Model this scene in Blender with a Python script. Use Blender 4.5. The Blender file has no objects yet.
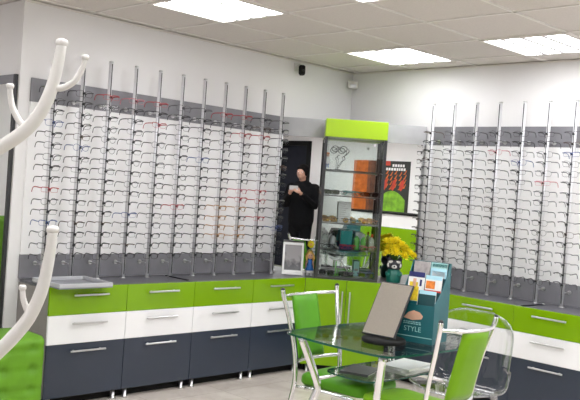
import bpy, bmesh, math, random
from mathutils import Vector, Matrix
random.seed(7)
C = bpy.context.scene.collection
PI = math.pi
V = Vector

# ------------------------------------------------------------------ materials
def nodes_of(name):
    m = bpy.data.materials.new(name); m.use_nodes = True
    nt = m.node_tree
    return m, nt, nt.nodes['Principled BSDF']

def mat(name, col, rough=.5, metal=0., spec=.5, coat=0., noise=0., nscale=8., bump=0., bscale=60.):
    m, nt, b = nodes_of(name)
    b.inputs['Base Color'].default_value = (*col, 1)
    b.inputs['Roughness'].default_value = rough
    b.inputs['Metallic'].default_value = metal
    b.inputs['Specular IOR Level'].default_value = spec
    if coat:
        b.inputs['Coat Weight'].default_value = coat
        b.inputs['Coat Roughness'].default_value = .05
    tc = nt.nodes.new('ShaderNodeTexCoord')
    if noise:
        n = nt.nodes.new('ShaderNodeTexNoise'); n.inputs['Scale'].default_value = nscale
        n.inputs['Detail'].default_value = 4
        r = nt.nodes.new('ShaderNodeValToRGB')
        r.color_ramp.elements[0].position = .3; r.color_ramp.elements[1].position = .7
        r.color_ramp.elements[0].color = (*[max(0, c * (1 - noise)) for c in col], 1)
        r.color_ramp.elements[1].color = (*[min(1, c * (1 + noise)) for c in col], 1)
        nt.links.new(tc.outputs['Object'], n.inputs['Vector'])
        nt.links.new(n.outputs['Fac'], r.inputs['Fac'])
        nt.links.new(r.outputs['Color'], b.inputs['Base Color'])
    if bump:
        n2 = nt.nodes.new('ShaderNodeTexNoise'); n2.inputs['Scale'].default_value = bscale
        bp = nt.nodes.new('ShaderNodeBump'); bp.inputs['Strength'].default_value = bump
        bp.inputs['Distance'].default_value = .002
        nt.links.new(tc.outputs['Object'], n2.inputs['Vector'])
        nt.links.new(n2.outputs['Fac'], bp.inputs['Height'])
        nt.links.new(bp.outputs['Normal'], b.inputs['Normal'])
    return m

def clear(name, tint, gloss=.12, rough=.02, edge=.6):
    """thin glass sheet: transparent with a fresnel gloss"""
    m = bpy.data.materials.new(name); m.use_nodes = True
    nt = m.node_tree; nt.nodes.clear()
    out = nt.nodes.new('ShaderNodeOutputMaterial')
    t = nt.nodes.new('ShaderNodeBsdfTransparent'); t.inputs['Color'].default_value = (*tint, 1)
    g = nt.nodes.new('ShaderNodeBsdfGlossy'); g.inputs['Roughness'].default_value = rough
    lw = nt.nodes.new('ShaderNodeLayerWeight'); lw.inputs['Blend'].default_value = .25
    mr = nt.nodes.new('ShaderNodeMapRange')
    mr.inputs['To Min'].default_value = gloss * .4; mr.inputs['To Max'].default_value = edge
    mx = nt.nodes.new('ShaderNodeMixShader')
    nt.links.new(lw.outputs['Fresnel'], mr.inputs['Value'])
    nt.links.new(mr.outputs['Result'], mx.inputs['Fac'])
    nt.links.new(t.outputs[0], mx.inputs[1]); nt.links.new(g.outputs[0], mx.inputs[2])
    nt.links.new(mx.outputs[0], out.inputs['Surface'])
    return m

def emit(name, col, s):
    m, nt, b = nodes_of(name)
    b.inputs['Base Color'].default_value = (.9, .9, .9, 1)
    b.inputs['Emission Color'].default_value = (*col, 1)
    b.inputs['Emission Strength'].default_value = s
    return m

def floor_mat():
    m, nt, b = nodes_of('floor_stone')
    b.inputs['Roughness'].default_value = .22
    tc = nt.nodes.new('ShaderNodeTexCoord')
    n = nt.nodes.new('ShaderNodeTexNoise'); n.inputs['Scale'].default_value = 3.2; n.inputs['Detail'].default_value = 7
    n.inputs['Roughness'].default_value = .65; n.inputs['Distortion'].default_value = .6
    r = nt.nodes.new('ShaderNodeValToRGB')
    r.color_ramp.elements[0].position = .32; r.color_ramp.elements[1].position = .68
    r.color_ramp.elements[0].color = (.56, .49, .44, 1); r.color_ramp.elements[1].color = (.74, .68, .63, 1)
    br = nt.nodes.new('ShaderNodeTexBrick')
    br.offset = 0; br.inputs['Scale'].default_value = 1
    br.inputs['Brick Width'].default_value = .65; br.inputs['Row Height'].default_value = .65
    br.inputs['Mortar Size'].default_value = .003
    br.inputs['Color1'].default_value = (1, 1, 1, 1); br.inputs['Color2'].default_value = (.95, .95, .95, 1)
    br.inputs['Mortar'].default_value = (.72, .7, .68, 1)
    mx = nt.nodes.new('ShaderNodeMix'); mx.data_type = 'RGBA'; mx.blend_type = 'MULTIPLY'; mx.inputs[0].default_value = 1
    L = nt.links.new
    L(tc.outputs['Object'], n.inputs['Vector']); L(tc.outputs['Object'], br.inputs['Vector'])
    L(n.outputs['Fac'], r.inputs['Fac']); L(r.outputs['Color'], mx.inputs[6]); L(br.outputs['Color'], mx.inputs[7])
    L(mx.outputs[2], b.inputs['Base Color'])
    return m

M = dict(
    wall=mat('wall_paint', (.79, .78, .79), .7, noise=.015, nscale=2, bump=.15, bscale=120),
    ceil=mat('ceiling_tile', (.67, .625, .595), .9, noise=.04, nscale=90, bump=.3, bscale=150),
    grid=mat('ceiling_grid', (.76, .73, .70), .6),
    floor=floor_mat(),
    green=mat('lime_gloss', (.185, .360, .0008), .2, spec=.35, coat=.08, noise=.02, nscale=1.5),
    header=mat('lime_header', (.36, .58, .004), .3, noise=.02, nscale=1.5),
    white=mat('white_gloss', (.84, .84, .86), .2, coat=.2, noise=.01),
    dark=mat('anthracite_gloss', (.028, .038, .060), .2, noise=.04, nscale=3),
    carc=mat('grey_laminate', (.24, .225, .215), .5, noise=.05, nscale=12),
    band=mat('grey_band', (.215, .212, .235), .45, noise=.06, nscale=14),
    worktop=mat('grey_worktop', (.10, .10, .115), .35, noise=.08, nscale=20),
    board=mat('white_board', (.91, .905, .915), .2, noise=.01),
    chrome=mat('chrome', (.78, .78, .80), .13, metal=1, noise=.02),
    rod=mat('rod_aluminium', (.70, .70, .73), .28, metal=.3, noise=.03, nscale=30),
    steel=mat('brushed_steel', (.62, .62, .63), .3, metal=1, noise=.03, nscale=40),
    mirror=mat('mirror_silver', (.90, .91, .90), .0, metal=1),
    blackframe=mat('black_metal', (.035, .035, .04), .4, noise=.1),
    greyframe=mat('grey_metal_frame', (.05, .05, .055), .4, metal=.5, noise=.05),
    leather=mat('green_leatherette', (.075, .275, .003), .42, spec=.3, noise=.06, nscale=9, bump=.2, bscale=90),
    leather2=mat('lime_leatherette', (.155, .335, .003), .42, spec=.3, noise=.06, nscale=9, bump=.2, bscale=90),
    velvet=mat('green_upholstery', (.105, .28, .002), .6, noise=.08, nscale=14, bump=.4, bscale=140),
    plastic=mat('white_plastic', (.64, .625, .60), .32, noise=.02),
    glass=clear('table_glass', (.955, .99, .975), .2, .01, .75),
    glassedge=mat('glass_edge_green', (.006, .07, .05), .08, noise=.1),
    pane=clear('cabinet_glass', (.94, .97, .96), .12, .01, .6),
    acrylic=clear('clear_acrylic', (.992, .994, .994), .05, .05, .38),
    lens=clear('clear_lens', (.985, .985, .99), .04, .02, .2),
    amberlens=clear('amber_lens', (.80, .48, .02), .12, .02, .4),
    darklens=clear('dark_lens', (.10, .10, .12), .15, .02, .5),
    teal=mat('teal_card', (.002, .095, .115), .45, noise=.05, nscale=6),
    tealdark=mat('dark_teal_card', (.002, .05, .058), .45, noise=.05, nscale=6),
    tealblue=mat('teal_blue_card', (.01, .12, .22), .35, noise=.05),
    tealtext=mat('pale_teal_ink', (.35, .62, .62), .5, noise=.02),
    paper=mat('white_paper', (.80, .80, .80), .6, noise=.02),
    greypaper=mat('grey_photo_paper', (.36, .33, .33), .5, noise=.3, nscale=30),
    navy=mat('navy_ink', (.012, .015, .12), .5, noise=.05),
    orange=mat('orange_ink', (.75, .22, .03), .5, noise=.35, nscale=45),
    red=mat('red_ink', (.62, .03, .02), .5, noise=.1),
    yellow=mat('yellow_ink', (.85, .58, .03), .5, noise=.3, nscale=50),
    skinink=mat('skin_tone_ink', (.72, .42, .30), .5, noise=.1, nscale=20),
    paleblue=mat('pale_blue_ink', (.40, .68, .80), .5, noise=.05),
    petal=mat('yellow_petal', (.88, .74, .012), .6, noise=.15, nscale=40),
    stem=mat('leaf_green', (.08, .20, .02), .6, noise=.2, nscale=30),
    vase=mat('teal_ceramic', (.008, .13, .10), .3, noise=.1),
    furdark=mat('raccoon_dark', (.035, .035, .05), .6, noise=.1),
    furlight=mat('raccoon_pale', (.72, .70, .70), .6, noise=.1),
    hairblond=mat('blond_hair', (.80, .50, .12), .6, noise=.1),
    blue=mat('blue_cloth', (.02, .15, .50), .5, noise=.1),
    skin=mat('skin', (.40, .22, .16), .5, noise=.05),
    hairdark=mat('dark_hair', (.005, .004, .004), .8, spec=.1, noise=.2, nscale=60),
    coat=mat('black_cloth', (.004, .004, .005), .9, spec=.1, noise=.2, nscale=30),
    jeans=mat('dark_trousers', (.004, .004, .005), .9, spec=.1, noise=.15, nscale=30),
    dooros=mat('dark_door', (.020, .022, .032), .75, spec=.15, noise=.1),
    black=mat('matt_black', (.008, .008, .008), .7, spec=.2, noise=.1),
    gold=mat('gold_metal', (.75, .48, .08), .25, metal=1, noise=.05),
    posterblack=mat('poster_black', (.02, .022, .018), .5, noise=.2),
    postergreen=mat('poster_green', (.16, .36, .015), .5, noise=.4, nscale=9),
    posterorange=mat('poster_orange', (.58, .13, .015), .5, noise=.35, nscale=9),
    posterred=mat('poster_red', (.50, .045, .02), .5, noise=.3, nscale=7),
    bottlegreen=mat('green_bottle', (.12, .40, .06), .25, noise=.1),
    silver=mat('silver_plastic', (.5, .5, .52), .3, metal=.6, noise=.05),
    tealplastic=mat('teal_plastic', (.005, .20, .20), .3, noise=.1),
    led=emit('led_diffuser', (.975, .985, 1.0), 8.2),
    ledbar=mat('led_divider', (.72, .72, .74), .5, noise=.01),
    frame_black=mat('frame_black', (.012, .012, .016), .35, noise=.1),
    frame_brown=mat('frame_brown', (.06, .025, .012), .35, noise=.2, nscale=60),
    frame_grey=mat('frame_gunmetal', (.12, .12, .13), .35, metal=.6, noise=.1),
    frame_red=mat('frame_red', (.42, .03, .04), .35, noise=.1),
    frame_pink=mat('frame_pink', (.55, .18, .22), .35, noise=.1),
    frame_blue=mat('frame_blue', (.03, .07, .25), .35, noise=.1),
    frame_amber=mat('frame_amber', (.42, .20, .05), .35, noise=.2, nscale=60),
)

# reflection painted into the little white frame: grey above, dark shapes low down
def painted_reflection_mat():
    m, nt, b = nodes_of('grey_painted_reflection')
    b.inputs['Roughness'].default_value = .15
    tc = nt.nodes.new('ShaderNodeTexCoord'); sp = nt.nodes.new('ShaderNodeSeparateXYZ')
    n = nt.nodes.new('ShaderNodeTexNoise'); n.inputs['Scale'].default_value = 22
    ad = nt.nodes.new('ShaderNodeMath'); ad.operation = 'MULTIPLY_ADD'
    ad.inputs[1].default_value = 3.2
    L = nt.links.new
    L(tc.outputs['Object'], n.inputs['Vector']); L(tc.outputs['Object'], sp.inputs[0])
    L(sp.outputs['Z'], ad.inputs[0]); L(n.outputs['Fac'], ad.inputs[2])
    r = nt.nodes.new('ShaderNodeValToRGB')
    r.color_ramp.elements[0].position = .70; r.color_ramp.elements[0].color = (.03, .03, .035, 1)
    r.color_ramp.elements[1].position = 1.0; r.color_ramp.elements[1].color = (.24, .23, .24, 1)
    L(ad.outputs[0], r.inputs['Fac']); L(r.outputs['Color'], b.inputs['Base Color'])
    return m
M['painted_reflection'] = painted_reflection_mat()

# ------------------------------------------------------------------ mesh helpers
def bm_(): return bmesh.new()

def box(bm, lo, hi, bev=0, seg=2, mi=0):
    lo, hi = V(lo), V(hi)
    b2 = bmesh.new()
    bmesh.ops.create_cube(b2, size=1)
    for v in b2.verts:
        v.co = V(((lo[i] + hi[i]) / 2 + v.co[i] * (hi[i] - lo[i]) for i in range(3)))
    if bev:
        bmesh.ops.bevel(b2, geom=b2.edges[:], offset=bev, segments=seg, affect='EDGES', profile=.5)
    merge(bm, b2, mi)

def merge(bm, b2, mi=0, mtx=None):
    vm = {}
    for v in b2.verts:
        vm[v] = bm.verts.new(mtx @ v.co if mtx else v.co)
    for f in b2.faces:
        try:
            nf = bm.faces.new([vm[v] for v in f.verts]); nf.material_index = mi; nf.smooth = f.smooth
        except ValueError: pass
    b2.free()

def tube(bm, pts, r, n=8, caps=True, mi=0, closed=False, flat=1.0):
    pts = [V(p) for p in pts]
    rs = r if isinstance(r, (list, tuple)) else [r] * len(pts)
    rings = []
    up = None
    N = len(pts)
    for i, p in enumerate(pts):
        a = pts[i - 1] if (i > 0 or closed) else p
        b = pts[(i + 1) % N] if (i < N - 1 or closed) else p
        t = (b - a).normalized()
        if up is None:
            up = V((0, 0, 1)) if abs(t.z) < .9 else V((1, 0, 0))
        s = t.cross(up).normalized(); up = s.cross(t).normalized()
        rings.append([bm.verts.new(p + (s * math.cos(2 * PI * k / n) + up * math.sin(2 * PI * k / n) * flat) * rs[i]) for k in range(n)])
    for i in range(N if closed else N - 1):
        A, B = rings[i], rings[(i + 1) % N]
        for k in range(n):
            f = bm.faces.new([A[k], A[(k + 1) % n], B[(k + 1) % n], B[k]]); f.smooth = n > 4; f.material_index = mi
    if caps and not closed:
        f = bm.faces.new(list(reversed(rings[0]))); f.material_index = mi
        f = bm.faces.new(rings[-1]); f.material_index = mi

def lathe(bm, prof, c=(0, 0, 0), n=20, mi=0, sx=1, sy=1):
    c = V(c); rings = []
    for r, z in prof:
        rings.append([bm.verts.new(c + V((r * sx * math.cos(2 * PI * k / n), r * sy * math.sin(2 * PI * k / n), z))) for k in range(n)])
    for A, B in zip(rings, rings[1:]):
        for k in range(n):
            f = bm.faces.new([A[k], A[(k + 1) % n], B[(k + 1) % n], B[k]]); f.smooth = True; f.material_index = mi
    bm.faces.new(list(reversed(rings[0]))).material_index = mi
    bm.faces.new(rings[-1]).material_index = mi

def ball(bm, c, r, n=12, mi=0, sc=(1, 1, 1)):
    b2 = bmesh.new()
    bmesh.ops.create_uvsphere(b2, u_segments=n, v_segments=max(6, n * 2 // 3), radius=r)
    for f in b2.faces: f.smooth = True
    merge(bm, b2, mi, Matrix.Translation(V(c)) @ Matrix.Diagonal((*sc, 1)))

def prism(bm, poly, axis, lo, hi, mi=0, side_mi=None):
    """extrude a 2D polygon; axis 'z' -> poly is (x,y); 'y' -> (x,z); 'x' -> (y,z)"""
    def P(a, b, h):
        return {'z': (a, b, h), 'y': (a, h, b), 'x': (h, a, b)}[axis]
    A = [bm.verts.new(P(a, b, lo)) for a, b in poly]; B = [bm.verts.new(P(a, b, hi)) for a, b in poly]
    n = len(poly)
    bm.faces.new(list(reversed(A))).material_index = mi; bm.faces.new(B).material_index = mi
    for k in range(n):
        f = bm.faces.new([A[k], A[(k + 1) % n], B[(k + 1) % n], B[k]])
        f.material_index = mi if side_mi is None else side_mi

def rrect(w, h, r, n=6, cx=0, cy=0):
    out = []
    for (sx, sy, a0) in ((1, 1, 0), (-1, 1, 90), (-1, -1, 180), (1, -1, 270)):
        for k in range(n + 1):
            a = math.radians(a0 + 90 * k / n)
            out.append((cx + sx * (w / 2 - r) + r * math.cos(a), cy + sy * (h / 2 - r) + r * math.sin(a)))
    return out

def spline(pts, n=6):
    pts = [V(p) for p in pts]; out = []
    P = [pts[0] * 2 - pts[1]] + pts + [pts[-1] * 2 - pts[-2]]
    for i in range(1, len(P) - 2):
        a, b, c, d = P[i - 1:i + 3]
        for k in range(n):
            t = k / n
            out.append(.5 * ((2 * b) + (c - a) * t + (2 * a - 5 * b + 4 * c - d) * t * t + (3 * b - a - 3 * c + d) * t ** 3))
    out.append(pts[-1]); return out

def obj(name, bm, m, parent=None, loc=None, rot=None, label=None, kind=None):
    bmesh.ops.recalc_face_normals(bm, faces=bm.faces[:])
    me = bpy.data.meshes.new(name); bm.to_mesh(me); bm.free()
    for x in (m if isinstance(m, (list, tuple)) else [m]):
        me.materials.append(M[x] if isinstance(x, str) else x)
    o = bpy.data.objects.new(name, me); C.objects.link(o)
    if parent: o.parent = parent
    if loc: o.location = loc
    if rot: o.rotation_euler = rot
    if label: o['label'] = label
    if kind: o['kind'] = kind
    return o

def struct(name, bm, m, parent=None):
    return obj(name, bm, m, parent, kind=None if parent else 'structure')

def thing(name, label, cat, loc=(0, 0, 0), rot=(0, 0, 0), group=None):
    o = bpy.data.objects.new(name, None); C.objects.link(o)
    o.empty_display_size = .05
    o.location = loc; o.rotation_euler = rot
    o['label'] = label; o['category'] = cat
    if group: o['group'] = group
    return o

def tag(o, label, cat, group=None):
    o['label'] = label; o['category'] = cat
    if group: o['group'] = group
    return o

def dup(root, loc, rot, label, group=None):
    r = root.copy(); C.objects.link(r); r.location = loc; r.rotation_euler = rot
    r['label'] = label
    if group: r['group'] = group
    for ch in list(root.children):
        c = ch.copy(); C.objects.link(c); c.parent = r
        for g in list(ch.children):
            d = g.copy(); C.objects.link(d); d.parent = c
    return r

ORD = 'first second third fourth fifth sixth seventh eighth ninth tenth eleventh twelfth thirteenth fourteenth fifteenth sixteenth seventeenth'.split()

# ------------------------------------------------------------------ camera
cam = bpy.data.cameras.new('camera'); co = bpy.data.objects.new('camera', cam); C.objects.link(co)
yaw, pit, rol = math.radians(45.197), math.radians(-.875), math.radians(4.097)
fw = V((math.cos(yaw) * math.cos(pit), math.sin(yaw) * math.cos(pit), math.sin(pit)))
rt = V((math.sin(yaw), -math.cos(yaw), 0)); up = rt.cross(fw)
cx = rt * math.cos(rol) + up * math.sin(rol); cy = up * math.cos(rol) - rt * math.sin(rol)
CAM = V((-6.022, -5.311, 1.571))
co.matrix_world = Matrix(((cx.x, cy.x, -fw.x, CAM.x), (cx.y, cy.y, -fw.y, CAM.y), (cx.z, cy.z, -fw.z, CAM.z), (0, 0, 0, 1)))
cam.sensor_width = 36; cam.lens = 820.2 / 580 * 36; cam.clip_start = .005; cam.clip_end = 60
bpy.context.scene.camera = co

# ------------------------------------------------------------------ setting
H = 2.72
def wallbox(name, lo, hi, m='wall'):
    b = bm_(); box(b, lo, hi); return struct(name, b, m)
wallbox('floor', (-8.3, -6.6, -.06), (.15, 2.65, 0), 'floor')
wallbox('ceiling', (-8.3, -6.6, H + .006), (.15, 2.65, H + .1), 'ceil')
wallbox('wall_back', (-3.42, 0, 0), (.15, .15, H))
wallbox('wall_side', (-3.42, .15, 0), (-3.27, 2.5, H))
wallbox('wall_right', (0, -6.3, 0), (.15, 0, H))
wallbox('wall_left', (-8.3, -6.3, 0), (-8.15, 2.5, H))
wallbox('wall_hall', (-8.3, 2.5, 0), (-3.27, 2.65, H))
b = bm_()
box(b, (-8.3, -6.45, 0), (-7.72, -6.3, H)); box(b, (-6.60, -6.45, 0), (.15, -6.3, H)); box(b, (-7.72, -6.45, 2.49), (-6.60, -6.3, H))
struct('wall_rear', b, 'wall')
b = bm_()
X0, Y0, S = -.315, -.73, .65
gx = [X0 - S * k for k in range(-0, 13)]; gy = [Y0 - S * k for k in range(-4, 9)]
for x in gx:
    y1 = -.003 if x > -3.42 else 2.5
    box(b, (x - .012, -6.3, H), (x + .012, y1, H + .006))
for y in gy:
    x1 = 0 if y < 0 else -3.42
    box(b, (-8.15, y - .012, H), (x1, y + .012, H + .006))
struct('trim_1', b, 'grid')
# thin shadow-gap angle round the visible walls
b = bm_()
box(b, (-3.42, -.012, H - .012), (-.0, 0, H)); box(b, (-.012, -6.3, H - .012), (0, -.012, H))
struct('trim_2', b, 'grid')
# dark doorway behind the photographer
d = bpy.data.objects.new('door_1', None); C.objects.link(d); d['kind'] = 'structure'
b = bm_()
box(b, (-7.72, -6.45, 0), (-7.62, -6.27, 2.49)); box(b, (-6.70, -6.45, 0), (-6.60, -6.27, 2.49)); box(b, (-7.62, -6.45, 2.40), (-6.70, -6.27, 2.49))
obj('door_frame', b, 'black', d)
b = bm_(); box(b, (-7.62, -6.44, .005), (-6.70, -6.39, 2.40)); obj('door_leaf', b, 'dooros', d)
b = bm_(); tube(b, [(-7.54, -6.37, 1.05), (-7.54, -6.33, 1.05), (-7.42, -6.33, 1.05)], .011); obj('door_handle', b, 'steel', d)

# ------------------------------------------------------------------ ceiling lights
def light_proto():
    t = thing('ceiling_light', 'x', 'ceiling light', group='square ceiling light panels')
    h = .318
    b = bm_()
    for s in (-1, 1):
        box(b, (s * h - .012, -h - .012, -.008), (s * h + .012, h + .012, .006)); box(b, (-h, s * h - .012, -.008), (h, s * h + .012, .006))
    obj('frame', b, 'grid', t)
    for k in range(4):
        b = bm_(); w = (2 * h - .024) / 4; y0 = -h + .012 + k * w
        pr = [(y0 + .004, .004), (y0 + w * .25, -.004), (y0 + w * .5, -.006), (y0 + w * .75, -.004), (y0 + w - .004, .004)]
        prism(b, pr, 'x', -h + .012, h - .012); obj('diffuser', b, 'led', t)
    for k in range(1, 4):
        b = bm_(); y0 = -h + .012 + k * (2 * h - .024) / 4
        box(b, (-h + .012, y0 - .017, -.009), (h - .012, y0 + .017, .005)); obj('divider', b, 'ledbar', t)
    return t
lp = None
vis = {(0, 0): 'square ceiling light closest to the room corner', (0, 1): 'square ceiling light above the seven-rod rack',
       (1, 0): 'square ceiling light above the eleven-rod rack', (1, 1): 'square ceiling light showing only a sliver between the others'}
for i in range(4):
    for j in range(4):
        loc = (X0 - S / 2 - 3 * S * i, Y0 - S / 2 - 2 * S * j, H)
        lab = vis.get((i, j), 'square ceiling light over the %s row of the shop floor, %s from the corner' % (ORD[i], ORD[j]))
        if lp is None: lp = light_proto(); lp.location = loc; lp['label'] = lab
        else: dup(lp, loc, (0, 0, 0), lab)
for i in (1, 2, 3):  # added panels out of view, evening out the light on the walls
    for j in (2, 3):
        dup(lp, (X0 - S / 2 - 3 * S * i + S * 2, Y0 - S / 2 - 2 * S * j, H), (0, 0, 0), 'added unseen fill light over the shop front, %s row, %s from the corner' % (ORD[j], ORD[i]))
# two more added panels, unseen, giving fill light over the hall
for k, loc in enumerate(((-4.54, 1.2, H), (-6.49, 1.2, H))):
    dup(lp, loc, (0, 0, 0), 'added unseen fill light over the side hall, %s the green armchair' % ('above' if k == 0 else 'away from'))

# ------------------------------------------------------------------ cabinets
HC, D = .808, .447
FR = .018
def handle(parent, xc, z, w, vertical=False):
    b = bm_()
    if not vertical:
        box(b, (xc - w / 2, -.034, z - .006), (xc + w / 2, -.024, z + .006), .002, 1)
        for s in (-1, 1): box(b, (xc + s * w * .38 - .005, -.025, z - .004), (xc + s * w * .38 + .005, .001, z + .004))
    else:
        box(b, (xc - .006, -.034, z - w / 2), (xc + .006, -.024, z + w / 2), .002, 1)
        for s in (-1, 1): box(b, (xc - .004, -.025, z + s * w * .38 - .005), (xc + .004, .001, z + s * w * .38 + .005))
    return obj('handle', b, 'steel', parent)

def drawer_cabinet(label, loc, rz):
    """local x along the front, front face at y = 0, body towards +y"""
    t = thing('drawer_cabinet', label, 'cabinet', loc, (0, 0, rz), 'three-drawer base cabinets')
    W = .6; g = .0018
    b = bm_(); box(b, (g, FR + .002, .068), (W - g, D - .004, .788)); obj('carcass', b, 'carc', t)
    for (z0, z1, m, hz, lab) in ((.618, HC, 'green', .752, 'lime green glossy drawer front'), (.424, .616, 'white', .562, 'white glossy drawer front'), (.066, .422, 'dark', .376, 'anthracite glossy drawer front')):
        b = bm_(); box(b, (g, 0, z0), (W - g, FR, z1), .0015, 1)
        dr = obj('drawer', b, m, t, label=lab)
        handle(dr, .30, hz, .27)
    for x in (.05, W - .05):
        for y in (.03, D - .06):
            b = bm_(); lathe(b, [(.022, 0), (.022, .01), (.016, .014), (.016, .0675)], (x, y, 0), 12); obj('foot', b, 'steel', t)
    b = bm_(); box(b, (.002, .075, .001), (W - .002, .09, .067)); obj('plinth', b, 'black', t)  # black board added to fill the dark gap behind the feet
    b = bm_(); box(b, (.002, .09, .001), (.014, D - .01, .067)); obj('plinth_return', b, 'black', t)
    return t
labs = ['three-drawer cabinet under the white tray, at the outer end of the eleven-rod wall',
        'three-drawer cabinet second from the white tray along the eleven-rod wall',
        'three-drawer cabinet third from the white tray along the eleven-rod wall',
        'three-drawer cabinet behind the chrome chair, beside the green corner cupboard']
c0 = None
for k in range(4):
    loc = (-3.3345 + .6 * k, -D, 0)
    if c0 is None: c0 = drawer_cabinet(labs[k], loc, 0)
    else: dup(c0, loc, (0, 0, 0), labs[k])
labs = ['three-drawer cabinet partly behind the teal brochure stand on the seven-rod wall',
        'three-drawer cabinet behind the clear chair on the seven-rod wall',
        'three-drawer cabinet at the picture edge, with the thin dark strip above it']
for k in range(3):
    dup(c0, (-.45, -.966 - .6 * k, 0), (0, 0, -PI / 2), labs[k])

# corner cupboard: two full-height green doors on the diagonal
A, B = V((-.9345, -.447)), V((-.45, -.966))
e1 = (B - A).normalized(); nrm = V((-e1.y, e1.x))  # nrm points into the corner
if nrm.x + nrm.y < 0: nrm = -nrm
t = thing('corner_cupboard', 'lime green two-door diagonal corner cupboard under the glass showcase', 'cabinet', (A.x, A.y, 0), (0, 0, math.atan2(e1.y, e1.x)))
W = (B - A).length
b = bm_()
def loc2(p): q = V(p) - A; return (q.dot(e1), q.dot(nrm))
poly = [(.004, FR + .003), (W - .004, FR + .003), loc2((-.02, -.958)), loc2((-.02, -.02)), loc2((-.927, -.02))]
prism(b, poly, 'z', .068, .788); obj('carcass', b, 'carc', t)
for k in range(2):
    b = bm_(); box(b, (.002 + k * W / 2, 0, .066), (W / 2 - .0015 + k * W / 2, FR, HC), .0015, 1)
    dr = obj('door', b, 'green', t)
    handle(dr, W / 2 + (-.032 if k == 0 else .032), .58, .27, True)
b = bm_(); box(b, (.002, .075, .001), (W - .002, .09, .067)); obj('plinth', b, 'black', t)  # same added black board under the corner doors
for (x, y) in ((.06, .04), (W - .06, .04), (W / 2, .4)):
    b = bm_(); lathe(b, [(.022, 0), (.022, .01), (.016, .014), (.016, .0675)], (x, y, 0), 12); obj('foot', b, 'steel', t)

b = bm_()
wt = [(-3.3345, -D + FR + .001), (-.9265, -D + FR + .001), (-.45 + FR + .001, -.957), (-.45 + FR + .001, -2.766), (-.022, -2.766), (-.022, -.022), (-3.3345, -.022)]
prism(b, wt, 'z', .79, HC - .001)
tag(obj('worktop', b, 'worktop'), 'continuous dark grey worktop over the wall cabinets, around the corner', 'worktop')

# ------------------------------------------------------------------ display boards
def board(name, label, lo, hi, axis):
    t = thing(name, label, 'display panel', (0, 0, 0))
    for (n, z0, z1, m) in (('upper_band', 2.034, 2.198, 'band'), ('white_board', .978, 2.034, 'board'), ('lower_band', HC + .001, .978, 'band')):
        b = bm_()
        if axis == 'x': box(b, (lo, -.02, z0), (hi, -.001, z1))
        else: box(b, (-.02, lo, z0), (-.001, hi, z1))
        obj(n, b, m, t, label={'upper_band': 'grey upper band', 'white_board': 'plain white middle board', 'lower_band': 'grey lower band'}[n])
board('display_board', 'white wall board with grey bands behind the eleven-rod rack', -3.34, -.965, 'x')
board('display_board', 'white wall board with grey bands behind the seven-rod rack', -2.70, -.985, 'y')

# ------------------------------------------------------------------ rods and glasses
RD, RZ = .1345, 2.378
rod0 = None
ROWS = [2.125 - .0765 * k for k in range(16)]
def make_rod():
    t = thing('display_rod', 'x', 'display rod', group='chrome spectacle rods')
    b = bm_(); tube(b, [(0, 0, 0), (0, 0, RZ - HC)], .0150, 16); obj('tube', b, 'rod', t)
    b = bm_(); box(b, (-.0032, .0140, .03), (.0032, .0160, RZ - HC - .01)); obj('slot_strip', b, 'frame_black', t, label='dark slotted strip down the front of the rod')
    b = bm_(); lathe(b, [(.0165, 0), (.0165, .008), (.010, .012)], (0, 0, RZ - HC), 12); obj('cap', b, 'steel', t)
    b = bm_(); lathe(b, [(.024, 0), (.024, .004), (.014, .008)], (0, 0, 0), 12); obj('base_flange', b, 'steel', t)
    for z in (2.065 - HC, .918 - HC):
        b = bm_(); tube(b, [(0, -.012, z), (0, -(RD - .02) + .003, z)], .0055, 8)
        s = obj('standoff', b, 'steel', t)
        b = bm_(); tube(b, [(0, -(RD - .02) + .012, z), (0, -(RD - .02) + .0005, z)], .015, 14); obj('wall_disc', b, 'steel', s)
    for z in ROWS:
        b = bm_(); box(b, (-.009, .0162, z - HC - .006), (.009, .0262, z - HC + .009), .002, 1)
        obj('clip', b, 'frame_black', t)
    return t

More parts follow.
